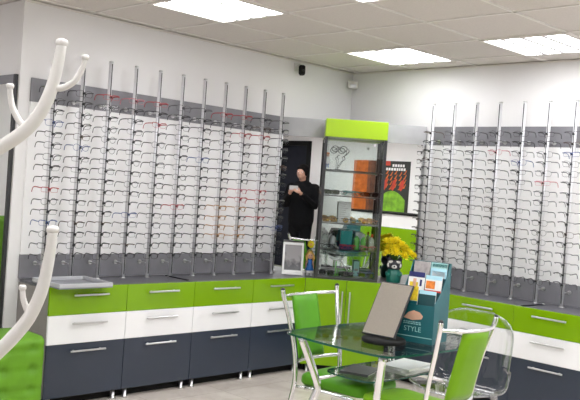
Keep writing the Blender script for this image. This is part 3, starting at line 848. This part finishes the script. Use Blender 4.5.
# armchair out in the hall (seen in the mirror)
t = thing('green_armchair', 'tall green buttoned armchair out in the side hall', 'armchair', (-4.15, 1.25, 0), (0, 0, .2))
b = bm_(); tufted(b, .72, .72, .20, 4, 3, .42)
for v in b.verts: v.co.y += .30
p = obj('backrest', b, 'velvet', t)
b = bm_(); box(b, (-.26, -.32, .14), (.26, .22, .45), .05, 3); obj('seat', b, 'velvet', t)
for s in (-1, 1):
    b = bm_(); box(b, (s * .32 - .065, -.32, .12), (s * .32 + .065, .25, .62), .045, 3); obj('armrest', b, 'velvet', t)
    for y in (-.26, .28):
        b = bm_(); lathe(b, [(.015, 0), (.024, .145)], (s * .28, y, 0), 10); obj('leg', b, 'black', t)

# ------------------------------------------------------------------ coat stand (post just out of frame)
post = V((-5.319, -3.613, 0))
t = thing('coat_stand', 'white coat stand with curved upright hooks in front of the eleven-rod rack', 'coat stand', post, (0, 0, math.atan2(rt.y, rt.x)))
b = bm_(); tube(b, [(0, 0, .03), (0, 0, 1.80)], .020, 16); ball(b, (0, 0, 1.80), .024, 12); obj('post', b, 'plastic', t)
b = bm_(); lathe(b, [(.19, 0), (.19, .012), (.16, .022), (.03, .035), (.021, .06)], n=28); obj('base', b, 'plastic', t)
UP = [(.01, 1.568), (.051, 1.584), (.09, 1.610), (.13, 1.640), (.159, 1.672), (.181, 1.714), (.194, 1.762), (.201, 1.804), (.204, 1.834)]
UR = [.014, .014, .0145, .0148, .0145, .0140, .0125, .0112, .0105]
IN1 = [(.146, 1.652), (.127, 1.668), (.111, 1.696), (.105, 1.720), (.1035, 1.738)]
OUT1 = [(.190, 1.742), (.212, 1.743), (.235, 1.758), (.249, 1.783), (.2545, 1.808)]
LO = [(.01, 1.125), (.04, 1.136), (.082, 1.154), (.12, 1.192), (.145, 1.221), (.174, 1.262), (.195, 1.315), (.205, 1.368), (.21, 1.416), (.211, 1.447)]
LR = [.014, .014, .0145, .0148, .0148, .0142, .0135, .0125, .0112, .0105]
IN2 = [(.180, 1.262), (.169, 1.279), (.160, 1.300), (.1565, 1.323)]
def arm(az, main, rad, smalls):
    ca, sa = math.cos(az), math.sin(az)
    P = lambda r, z, o=0: (r * ca - o * sa, r * sa + o * ca, z)
    pts = spline([P(r, z) for r, z in main], 3)
    rs = []
    for i in range(len(pts)):
        u = i / 3; k = min(int(u), len(rad) - 2); rs.append(rad[k] + (rad[k + 1] - rad[k]) * (u - k))
    b = bm_(); tube(b, pts, rs, 12); a = obj('hook_arm', b, 'plastic', t)
    def cap(par, p, r):
        b = bm_(); lathe(b, [(r * .9, -.006), (r * 1.2, -.003), (r * 1.28, .003), (r * 1.05, .008), (r * .4, .010)], p, 12); obj('hook_cap', b, 'plastic', par)
    cap(a, P(*main[-1]), rad[-1])
    for sm in smalls:
        b = bm_(); q = spline([P(r, z) for r, z in sm], 4)
        tube(b, q, [.0075 - .0022 * i / (len(q) - 1) for i in range(len(q))], 10)
        c = P(*sm[-1]); r = .0060
        lathe(b, [(r * .9, -.005), (r * 1.3, -.002), (r * 1.35, .003), (r, .006)], c, 12)
        obj('small_hook', b, 'plastic', a)
for k in range(3):
    arm(k * PI * 2 / 3, UP, UR, [IN1, OUT1] if k == 0 else [IN1])
    arm(k * PI * 2 / 3, LO, LR, [IN2])

# ------------------------------------------------------------------ glass table
TX, TY, TZ = -2.515, -2.600, .81
t = thing('glass_table', 'small glass table with bent chrome legs and a lower glass shelf', 'table', (TX, TY, 0))
def bulged(w, h, r, bulge, n=9):
    """rounded rectangle with gently bowed sides"""
    out = []
    cs = [(w / 2, h / 2), (-w / 2, h / 2), (-w / 2, -h / 2), (w / 2, -h / 2)]
    for k in range(4):
        a, b_ = V(cs[k]), V(cs[(k + 1) % 4]); d = (b_ - a); L = d.length; d.normalize(); nn = V((d.y, -d.x))
        for i in range(n + 1):
            s = r + (L - 2 * r) * i / n
            out.append(tuple(a + d * s + nn * bulge * (1 - (2 * s / L - 1) ** 2)))
    # soften the corners with one mid point each
    res = []
    for k in range(4):
        seg = out[k * (n + 1):(k + 1) * (n + 1)]; res += seg
        p, q = V(seg[-1]), V(out[((k + 1) * (n + 1)) % len(out)]); c = V(cs[(k + 1) % 4])
        for s in (.25, .5, .75):
            res.append(tuple(p * (1 - s) ** 2 + c * 2 * s * (1 - s) + q * s * s))
    return res
def slab(poly, z0, z1, bev=.003):
    b = bm_(); prism(b, poly, 'z', z0, z1, 0, 1); return b
obj('tabletop', slab([(x, y) for x, y in bulged(.88, .695, .05, .035)], TZ - .011, TZ), ['glass', 'glassedge'], t)
SHZ = .612
obj('lower_shelf', slab([(x + .03, y + .06) for x, y in bulged(.56, .31, .05, .02)], SHZ - .008, SHZ), ['glass', 'glassedge'], t)
for sx in (-1, 1):
    for sy in (-1, 1):
        x0, y0 = sx * .385, sy * .275
        def Q(d, z): return (x0 - sx * d * .707 * 1.0, y0 - sy * d * .707, z)
        b = bm_(); pts = spline([Q(0, TZ - .018), Q(.045, .69), Q(.090, .585), Q(.105, .535), Q(.092, .48), Q(.03, .32), Q(-.05, .12), Q(-.085, .012)], 4)
        tube(b, pts, .021, 14); lg = obj('leg', b, 'chrome', t)
        b = bm_(); lathe(b, [(.026, TZ - .019), (.030, TZ - .0115)], Q(0, 0)[:2] + (0,), 16); obj('glass_pad', b, 'steel', lg)
        b = bm_(); lathe(b, [(.026, 0), (.026, .014), (.020, .016)], Q(-.085, 0)[:2] + (0,), 14); obj('foot', b, 'black', lg)
        b = bm_(); tube(b, [Q(.092, .572), Q(.092, .572).__class__((sx * .17 + .03, sy * .10 + .06, .594)), (sx * .16 + .03, sy * .095 + .06, SHZ - .0085)], .0095, 10); obj('shelf_arm', b, 'chrome', t)

# magazines on the lower shelf
t = thing('magazine', 'dark covered magazine lying on the lower glass shelf', 'magazine', (TX - .10, TY + .09, SHZ), (0, 0, .35), 'magazines on the lower glass shelf')
b = bm_(); box(b, (-.10, -.075, .0003), (.10, .075, .011)); obj('pages', b, 'paper', t)
b = bm_(); box(b, (-.105, -.08, .011), (.105, .08, .013)); box(b, (-.107, -.08, .0003), (-.1055, .08, .013)); obj('cover', b, 'greyframe', t)
zz = SHZ
for k, (rz, lab) in enumerate(((.05, 'white brochure at the bottom of the pile on the lower glass shelf'), (-.12, 'white brochure in the middle of the pile on the lower glass shelf'), (.16, 'topmost white brochure of the pile on the lower glass shelf'))):
    t = thing('brochure', lab, 'brochure', (TX + .17, TY - .01, zz + .0004), (0, 0, rz), 'white brochures on the lower glass shelf')
    b = bm_(); box(b, (-.13, -.085, 0), (.13, .085, .0095)); obj('pages', b, 'paper', t)
    b = bm_(); box(b, (-.132, -.087, .0096), (.132, .087, .0112)); obj('cover', b, 'paper', t)
    zz += .0120

# ------------------------------------------------------------------ tabletop mirror
AZ = math.radians(188)          # facing direction
t = thing('table_mirror', 'tilting black-edged mirror on a round black base on the glass table', 'mirror', (-2.672, -2.695, TZ), (0, 0, AZ + PI / 2))
b = bm_(); lathe(b, [(.110, .0004), (.114, .003), (.114, .018), (.109, .023), (.03, .025)], n=36); obj('base', b, 'black', t)
tl = Matrix.Translation((-.016, -.040, .034)) @ Matrix.Rotation(math.radians(-33), 4, 'X')
mw, mh = .098, .312
def tilt(b):
    for v in b.verts: v.co = tl @ v.co
    return b
b = bm_(); box(b, (-mw, 0, 0), (mw, .012, mh), .002, 1); obj('backing', tilt(b), 'frame_black', t)
b = bm_(); box(b, (-mw + .006, -.0015, .006), (mw - .006, -.0001, mh - .006)); obj('mirror_glass', tilt(b), 'mirror', t)
b = bm_(); tube(b, [(0, .0, .022), (-.01, .0, .045), tuple(tl @ V((0.01, .012, .10)))], .009, 8); obj('support', b, 'frame_black', t)

# ------------------------------------------------------------------ brochure stand
AZ2 = math.radians(193)
t = thing('brochure_stand', 'teal cardboard brochure stand with three stepped tiers on the glass table', 'brochure stand', (-2.425, -2.745, TZ), (0, 0, AZ2 + PI / 2))
# local: x across (viewer's right = +x), front towards -y
W2 = .106; DP = .10
sidep = [(-DP, .0005), (DP, .0005), (DP, .415), (DP - .015, .415), (DP - .055, .345), (-.01, .275), (-DP, .205)]
for s in (-1, 1):
    b = bm_(); prism(b, sidep, 'x', s * W2 - .002, s * W2 + .002); obj('side_panel', b, 'teal', t)
b = bm_(); box(b, (-W2 + .002, DP - .004, .0005), (W2 - .002, DP, .415)); obj('back_panel', b, 'teal', t)
b = bm_(); box(b, (-W2 + .002, -DP, .0005), (W2 - .002, -DP + .003, .200)); p = obj('front_panel', b, 'teal', t)
b = bm_(); box(b, (-W2 + .002, -DP - .0006, .030), (W2 - .002, -DP - .0001, .034)); obj('stripe', b, 'tealtext', p)
for z0 in (.104, .095):
    b = bm_(); x = -.06
    while x < .035:
        w = random.uniform(.006, .014); box(b, (x, -DP - .0006, z0), (x + w, -DP - .0001, z0 + .005)); x += w + .004
    obj('small_print', b, 'tealtext', p)
fc = bpy.data.curves.new('lettering', 'FONT'); fc.body = 'STYLE'; fc.size = .037; fc.extrude = .0004; fc.align_x = 'CENTER'
fo = bpy.data.objects.new('lettering', fc); C.objects.link(fo)
bpy.context.view_layer.update()
me = bpy.data.meshes.new_from_object(fo.evaluated_get(bpy.context.evaluated_depsgraph_get()))
bpy.data.objects.remove(fo); bpy.data.curves.remove(fc)
me.materials.clear(); me.materials.append(M['tealtext'])
fo = bpy.data.objects.new('lettering', me); C.objects.link(fo); fo.parent = p; fo.location = (-.006, -DP - .0008, .058); fo.rotation_euler = (PI / 2, 0, 0)
for (y, z) in ((-.02, .265), (.04, .335)):
    b = bm_(); box(b, (-W2 + .002, y, .0005), (W2 - .002, y + .003, z)); obj('tier_panel', b, 'tealdark', t)
b = bm_(); box(b, (-.0015, -DP + .003, .05), (.0015, DP - .004, .195)); obj('divider', b, 'tealdark', t)
stand_inv = t.matrix_basis.copy()
def leaflet(label, xc, y, z0, h, art):
    w = .092
    lf = thing('leaflet', label, 'leaflet', t.matrix_basis @ V((xc, y, z0)), (math.radians(-7), 0, AZ2 + PI / 2), 'leaflets in the teal brochure stand')
    b = bm_(); box(b, (-w / 2, 0, .0), (w / 2, .006, h)); obj('pages', b, 'paper', lf)
    for (x0, x1, z0_, z1, m, nm) in art:
        b = bm_(); box(b, (x0 * w - w / 2, -.0008, z0_ * h), (x1 * w - w / 2, -.0001, z1 * h)); obj(nm, b, m, lf)
def text_rows(n, z0, z1, m='paper', x0=.1):
    return [(x0, x0 + random.uniform(.4, .75), z0 + (z1 - z0) * k / n, z0 + (z1 - z0) * (k + .45) / n, m, 'small_print') for k in range(n)]
bpy.context.view_layer.update()
leaflet('grey photo leaflet in the top tier of the teal stand', -.049, .052, .225, .19, [(0, 1, 0, 1, 'greypaper', 'photo')])
leaflet('teal and white leaflet in the top tier of the teal stand', .049, .052, .225, .19,
        [(0, 1, .84, 1, 'tealtext', 'header'), (.08, 1, .88, .97, 'tealplastic', 'title_bar'), (0, 1, .50, .84, 'paleblue', 'field'), (.1, .9, .58, .76, 'paper', 'title_box'), (0, 1, 0, .5, 'tealblue', 'field')])
leaflet('navy-headed white leaflet in the middle tier of the teal stand', -.049, -.010, .165, .195,
        [(0, 1, .86, 1, 'navy', 'header'), (.1, .62, .50, .72, 'yellow', 'photo'), (.3, .5, .60, .82, 'skinink', 'photo'), (.72, .85, .62, .80, 'navy', 'emblem')])
leaflet('orange food leaflet with a red banner in the middle tier of the teal stand', .049, -.010, .165, .185,
        [(0, 1, .88, 1, 'paleblue', 'header'), (.05, .6, .62, .84, 'orange', 'photo'), (0, 1, .44, .58, 'red', 'banner'), (.1, .7, .26, .42, 'yellow', 'photo')])
leaflet('yellow food leaflet in the front tier of the teal stand', -.049, -.082, .125, .165,
        [(.0, 1, .55, 1, 'yellow', 'photo'), (.1, .4, .86, .97, 'paper', 'title_box'), (0, 1, 0, .54, 'teal', 'field')])
leaflet('dark teal leaflet with a hand photo in the front tier of the teal stand', .0495, -.082, .110, .165,
        [(0, 1, .88, 1, 'paleblue', 'header'), (0, 1, 0, .88, 'tealdark', 'field')] )
# the hand photo and the small print of the front face
b = bm_(); prism(b, [(-.060, .125), (-.035, .155), (-.005, .168), (.030, .160), (.048, .142), (.040, .126), (-.01, .116)], 'y', -DP - .0010, -DP - .0002)
obj('hand_photo', b, 'skinink', p)
b = bm_(); box(b, (-.100, -DP - .0008, .118), (-.062, -DP - .0001, .190)); obj('photo', b, 'paper', p)

# ------------------------------------------------------------------ chrome chairs
def chrome_chair(label, loc, rz, lm, kx=1):
    """faces local +y; back posts at y = -.0"""
    t = thing('chrome_chair', label, 'chair', loc, (0, 0, rz), 'green chairs with chrome frames')
    t.scale = (kx, 1, 1)
    r = .0125
    def post(s):
        return [(s * .265, -.035, 1.00), (s * .260, -.030, .965), (s * .238, .0, .85), (s * .222, .035, .70), (s * .218, .055, .56), (s * .222, .050, .45), (s * .232, .0, .22), (s * .245, -.055, .0)]
    for s in (-1, 1):
        b = bm_(); tube(b, spline(post(s), 5), r, 10); lg = obj('back_leg', b, 'chrome', t)
        b = bm_(); ball(b, post(s)[0], r * 1.05, 8); obj('end_cap', b, 'frame_black', lg)
        b = bm_(); tube(b, spline([(s * .19, .10, .475), (s * .19, .40, .47), (s * .205, .455, .45), (s * .215, .475, .36), (s * .225, .50, .0)], 5), r, 10); obj('front_leg', b, 'chrome', t)
        b = bm_(); tube(b, [(s * .220, .05, .475), (s * .19, .12, .475), (s * .19, .40, .475)], .009, 8); obj('side_rail', b, 'chrome', t)
    for z, yo, xw, nm in ((.962, -.030, .260, 'top_rail'), (.60, .050, .219, 'lower_rail')):
        b = bm_(); tube(b, spline([(-xw, yo, z), (-xw * .62, yo - .045, z - .004), (0, yo - .065, z - .006), (xw * .62, yo - .045, z - .004), (xw, yo, z)], 5), .0095, 8); obj(nm, b, 'chrome', t)
    # padded back panel, bowed, hung between the rails
    b = bm_(); n = 10; m_ = 10
    F, K_ = [], []
    for j in range(m_ + 1):
        v = j / m_; z = .608 + .347 * v; yo = .050 + (-.030 - .050) * (v ** 1.05)
        rowF, rowK = [], []
        for i in range(n + 1):
            u = i / n * 2 - 1; x = u * .118
            y = yo - .065 + .045 * (u * .6) ** 2
            e = min(1, (1 - abs(u)) / .12) * min(1, min(v, 1 - v) / .06)
            th = .006 + .012 * math.sqrt(max(0, min(1, e)))
            rowF.append(b.verts.new((x, y + th, z))); rowK.append(b.verts.new((x, y - th, z)))
        F.append(rowF); K_.append(rowK)
    for G in (F, K_):
        for j in range(m_):
            for i in range(n):
                f = b.faces.new([G[j][i], G[j][i + 1], G[j + 1][i + 1], G[j + 1][i]]); f.smooth = True
    for j in range(m_):
        for i in (0, n): b.faces.new([F[j][i], F[j + 1][i], K_[j + 1][i], K_[j][i]])
    for i in range(n):
        for j in (0, m_): b.faces.new([F[j][i], F[j][i + 1], K_[j][i + 1], K_[j][i]])
    obj('back_pad', b, lm, t)
    b = bm_(); pl = rrect(.375, .44, .06, 5, 0, .27)
    def ring(k, z): return [b.verts.new(((x) * k, .27 + (y - .27) * k, z)) for x, y in pl]
    R_ = [ring(.96, .485), ring(1, .495), ring(1, .525), ring(.97, .540), ring(.80, .548), ring(.4, .552)]
    n = len(pl)
    for A_, B_ in zip(R_, R_[1:]):
        for k in range(n): f = b.faces.new([A_[k], A_[(k + 1) % n], B_[(k + 1) % n], B_[k]]); f.smooth = True
    b.faces.new(R_[0]); b.faces.new(R_[-1]); obj('seat', b, lm, t)
    return t
chrome_chair('green chrome-framed chair between the glass table and the corner cupboard', (-2.555, -2.085, 0), PI + .13, 'leather')
chrome_chair('green chrome-framed chair in front of the brochure stand, back to the clear chair', (-2.615, -3.125, 0), -.03, 'leather2', .86)

# ------------------------------------------------------------------ clear chair
t = thing('clear_chair', 'transparent acrylic chair behind the green chair at the table end', 'chair', (-1.80, -2.61, 0), (0, 0, PI / 2))
# faces local +y (world -x); shell: seat runs into a raked back
prof = [(.24, .445), (.22, .452), (.12, .448), (.0, .442), (-.06, .442), (-.10, .462), (-.122, .51), (-.138, .58), (-.155, .70), (-.165, .80), (-.175, .90)]
sp = spline([(0, y, z) for y, z in prof], 4)
tot = [0]
for a, c in zip(sp, sp[1:]): tot.append(tot[-1] + (c - a).length)
Lt = tot[-1]; rows = []
b = bm_(); nx = 18
for p, s in zip(sp, tot):
    hwid = .258
    e = min(s, Lt - s); rr_ = .14
    if e < rr_: hwid -= rr_ - math.sqrt(max(0, rr_ ** 2 - (rr_ - e) ** 2))
    row = []
    for i in range(nx + 1):
        u = i / nx * 2 - 1
        curl = .035 * max(0, abs(u) - .72) / .28
        dy, dz = (curl if p.z > .56 else curl * .2), (curl * .6 if p.z <= .56 else 0)
        row.append(b.verts.new((u * hwid, p.y + dy + .0, p.z + dz)))
    rows.append(row)
for A_, B_ in zip(rows, rows[1:]):
    for i in range(nx):
        f = b.faces.new([A_[i], A_[i + 1], B_[i + 1], B_[i]]); f.smooth = True
o = obj('shell', b, 'acrylic', t)
mod = o.modifiers.new('thickness', 'SOLIDIFY'); mod.thickness = .006; mod.offset = 0
# bright polished rim running round the shell edge
b = bm_()
me = o.data
rim = []
R0 = [[(v.co.x, v.co.y, v.co.z) for v in me.vertices[k * (nx + 1):(k + 1) * (nx + 1)]] for k in range(len(sp))]
rim = [r[-1] for r in R0] + [R0[-1][i] for i in range(nx - 1, 0, -1)] + [r[0] for r in reversed(R0)] + [R0[0][i] for i in range(1, nx)]
clean = [rim[0]]
for q in rim[1:]:
    if (V(q) - V(clean[-1])).length > .004: clean.append(q)
tube(b, clean, .0042, 6, closed=True); obj('polished_rim', b, clear('acrylic_edge', (.90, .92, .94), .3, .08, .8), t)
for sx in (-1, 1):
    for (y0, y1) in ((.17, .22), (-.07, -.16)):
        b = bm_(); tube(b, [(sx * .19, y0, .440), (sx * .205, (y0 + y1) / 2, .25), (sx * .22, y1, .0)], [.022, .018, .013], 10); obj('leg', b, 'acrylic', t)

# ------------------------------------------------------------------ what the mirror shows behind the camera
t = thing('poster', 'orange, black and green poster on the rear wall', 'poster', (-4.85, -6.299, 1.26))
b = bm_(); box(b, (-.64, 0, 0), (.64, .004, .90)); obj('sheet', b, 'posterblack', t)
b = bm_(); box(b, (-.64, .0041, .0), (-.30, .005, .90)); obj('orange_panel', b, 'posterorange', t)
b = bm_(); box(b, (-.30, .0041, .0), (.03, .005, .90)); obj('brown_panel', b, mat('poster_brown', (.13, .045, .025), .5, noise=.5, nscale=12), t)
b = bm_(); box(b, (.0, .0051, .82), (.20, .0058, .90)); obj('red_strip', b, 'posterred', t)
b = bm_()
for k, x in enumerate((.05, .14, .23, .33, .43, .53)):
    for i in range(4):
        z = .40 + i * .08 + (k % 2) * .03; w = .034
        prism(b, [(x - w, z), (x - w * .3, z + .02), (x + w, z + .085), (x + w * 1.1, z + .065), (x + w * .2, z)], 'y', .0041, .0055)
obj('orange_strokes', b, 'posterorange', t)
b = bm_()
for k, x in enumerate((.10, .29, .47)):
    prism(b, [(x - .05, .42), (x, .38), (x + .05, .45), (x + .06, .60), (x, .56)], 'y', .0056, .0061)
obj('red_shapes', b, 'posterred', t)
b = bm_(); prism(b, [(.02 + .55 * k / 14, .05 + .33 * math.sin(PI * (.22 + .60 * k / 14)) ) for k in range(15)] + [(.57, .02), (.02, .02)], 'y', .0062, .0068); obj('green_hill', b, 'postergreen', t)
for (z, x0, x1) in ((.80, .25, .52), (.735, .06, .50)):
    b = bm_(); x = x0
    while x < x1:
        w = random.uniform(.030, .05)
        box(b, (x, .0060, z), (x + w, .0066, z + .045)); x += w + .014
    obj('lettering_bars', b, 'paper', t)

t = thing('reception_desk', 'green reception desk with a white band and dark top by the rear wall', 'desk', (-3.45, -5.25, 0))
b = bm_(); box(b, (-.95, -.22, .0), (.95, .22, 1.065)); obj('body', b, 'green', t)
b = bm_(); box(b, (-.95, -.22, 1.066), (.95, .225, 1.265)); obj('white_band', b, 'white', t)
b = bm_(); box(b, (-.97, -.25, 1.266), (.97, .25, 1.30), .003, 1); obj('desk_top', b, 'black', t)

# the photographer, standing at the camera with a phone
pf = V((math.cos(yaw), math.sin(yaw), 0)); pr = V((rt.x, rt.y, 0))
base = V((CAM.x, CAM.y, 0)) - pf * .49 + pr * .17
t = thing('person', 'person in a black jacket holding a pale phone with both hands', 'person', base, (0, 0, yaw - PI / 2 + .35))
t.scale = (1.07, 1.07, 1.07)
# local: faces +y, +x is the person's right-hand side of the picture
def caps(b, pts, rs, n=14):
    tube(b, pts, rs, n)
    for p, r in ((pts[0], rs[0]), (pts[-1], rs[-1])): ball(b, p, r, 12)
inv = t.matrix_basis.inverted()
phone_w = CAM - pf * .016
ph = inv @ phone_w
def hand(b, wrist, target, s):
    w = V(wrist); d = (V(target) - w).normalized()
    side = d.cross(V((0, 0, 1))).normalized(); upv = side.cross(d).normalized()
    c = w + d * .055
    ball(b, c, .043, 12, sc=(.95, .95, .75))
    for k, (o_, L) in enumerate(((-.030, .075), (-.010, .085), (.010, .08), (.028, .065))):
        p0 = w + d * .085 + upv * o_; p1 = p0 + d * L * .5 - side * s * .010; p2 = p0 + d * L * .75 - side * s * (.035)
        caps(b, [p0, p1, p2], [.0105, .0098, .0085], 8)
    q0 = w + d * .035 + upv * .03; caps(b, [q0, q0 + d * .03 + upv * .025 - side * s * .02, q0 + d * .055 + upv * .03 - side * s * .03], [.013, .011, .0095], 8)
elbowR, elbowL = (.27, .10, 1.18), (-.27, .10, 1.18)
wrR = (ph.x + .095, ph.y - .10, ph.z - .085); wrL = (ph.x - .095, ph.y - .10, ph.z - .085)
b = bm_()
ball(b, (-.01, .075, 1.735), .105, 24, sc=(.82, .98, 1.16))
ball(b, (-.01, .105, 1.675), .062, 16, sc=(.85, .95, .85))
caps(b, [(0, .02, 1.50), (-.005, .05, 1.66)], [.062, .056])
caps(b, [(-.012, .172, 1.735), (-.014, .190, 1.705)], [.010, .015])
ball(b, (-.014, .176, 1.668), .016, 10, sc=(1.5, .6, .4))
for s in (-1, 1): ball(b, (-.01 + s * .087, .065, 1.725), .022, 10, sc=(.35, .8, 1.3))
caps(b, [(-.20, 0, 1.47), (.20, 0, 1.47)], [.075, .075]); caps(b, [(0, 0, 1.05), (0, 0, 1.45)], [.16, .15])
for s, el, wr in ((1, elbowR, wrR), (-1, elbowL, wrL)):
    caps(b, [(s * .21, 0, 1.46), el, wr], [.058, .045, .031]); hand(b, wr, (ph.x + s * .040, ph.y - .012, ph.z - .03), s)
    caps(b, [(s * .10, 0, .98), (s * .115, .02, .52), (s * .12, -.02, .09)], [.098, .068, .05])
    caps(b, [(s * .12, -.05, .055), (s * .14, .13, .045)], [.05, .042])
o = obj('body', b, 'skin', t)
r = o.modifiers.new('skin', 'REMESH'); r.mode = 'VOXEL'; r.voxel_size = .0085; r.use_smooth_shade = True
sm = o.modifiers.new('soften', 'SMOOTH'); sm.iterations = 3; sm.factor = .4
b = bm_()
caps(b, [(-.215, -.01, 1.47), (.215, -.01, 1.47)], [.092, .092]); caps(b, [(0, -.005, .92), (0, 0, 1.16), (0, -.01, 1.44)], [.205, .195, .19]); caps(b, [(-.06, 0, .92), (-.06, 0, 1.42)], [.17, .165]); caps(b, [(.06, 0, .92), (.06, 0, 1.42)], [.17, .165])
caps(b, [(-.075, -.01, 1.55), (.075, -.01, 1.55)], [.055, .055])
for s, el, wr in ((1, elbowR, wrR), (-1, elbowL, wrL)):
    e, w_ = V(el), V(wr); caps(b, [(s * .225, -.005, 1.465), e, e + (w_ - e) * .86], [.083, .070, .050])
o = obj('jacket', b, 'coat', t)
r = o.modifiers.new('cloth', 'REMESH'); r.mode = 'VOXEL'; r.voxel_size = .012; r.use_smooth_shade = True
sm = o.modifiers.new('soften', 'SMOOTH'); sm.iterations = 3; sm.factor = .4
b = bm_()
for s in (-1, 1): caps(b, [(s * .10, 0, .98), (s * .115, .02, .52), (s * .12, -.02, .13)], [.118, .088, .078])
caps(b, [(-.07, 0, .97), (.07, 0, .97)], [.14, .14])
o = obj('trousers', b, 'jeans', t)
r = o.modifiers.new('cloth', 'REMESH'); r.mode = 'VOXEL'; r.voxel_size = .013; r.use_smooth_shade = True
for s in (-1, 1):
    b = bm_(); caps(b, [(s * .12, -.055, .062), (s * .145, .15, .050)], [.062, .050]); o = obj('shoe', b, 'black', t)
b = bm_(); ball(b, (.0, .045, 1.775), .112, 20, sc=(.98, 1.05, 1.05)); ball(b, (.075, .09, 1.745), .05, 12, sc=(.6, 1, 1.3)); ball(b, (-.085, .06, 1.755), .045, 12, sc=(.5, 1, 1.2)); ball(b, (-.01, .0, 1.70), .085, 16, sc=(.95, .75, 1.1)); ball(b, (-.01, .135, 1.815), .055, 12, sc=(1.45, .7, .55)); o = obj('hair', b, 'hairdark', t)
r = o.modifiers.new('locks', 'REMESH'); r.mode = 'VOXEL'; r.voxel_size = .012; r.use_smooth_shade = True
for s in (-1, 1):
    b = bm_(); ball(b, (-.012 + s * .034, .163, 1.742), .011, 8); e = obj('eye', b, 'paper', t)
    b = bm_(); ball(b, (-.012 + s * .034, .171, 1.738), .006, 8); obj('pupil', b, 'black', e)
t2 = thing('phone', 'pale grey phone held up by the person in the black jacket', 'phone', phone_w, (0, 0, yaw - PI / 2))
b = bm_(); prism(b, rrect(.155, .076, .010, 4), 'y', -.008, 0)
obj('phone_body', b, mat('phone_grey', (.35, .34, .34), .4, noise=.03), t2)
b = bm_(); box(b, (-.070, -.0092, -.034), (.070, -.0081, .034)); obj('screen', b, 'black', t2)

# ------------------------------------------------------------------ world and view
w = bpy.data.worlds.new('world'); bpy.context.scene.world = w; w.use_nodes = True
w.node_tree.nodes['Background'].inputs['Color'].default_value = (.8, .85, .9, 1); w.node_tree.nodes['Background'].inputs['Strength'].default_value = .3
sc = bpy.context.scene
sc.view_settings.view_transform = 'Standard'; sc.view_settings.look = 'None'
sc.view_settings.exposure = 0.61; sc.view_settings.gamma = 1
sc.view_settings.use_curve_mapping = False
sc.cycles.max_bounces = 10; sc.cycles.transparent_max_bounces = 24; sc.cycles.diffuse_bounces = 5; sc.cycles.glossy_bounces = 6
sc.cycles.caustics_reflective = False; sc.cycles.caustics_refractive = False
sc.cycles.use_denoising = True
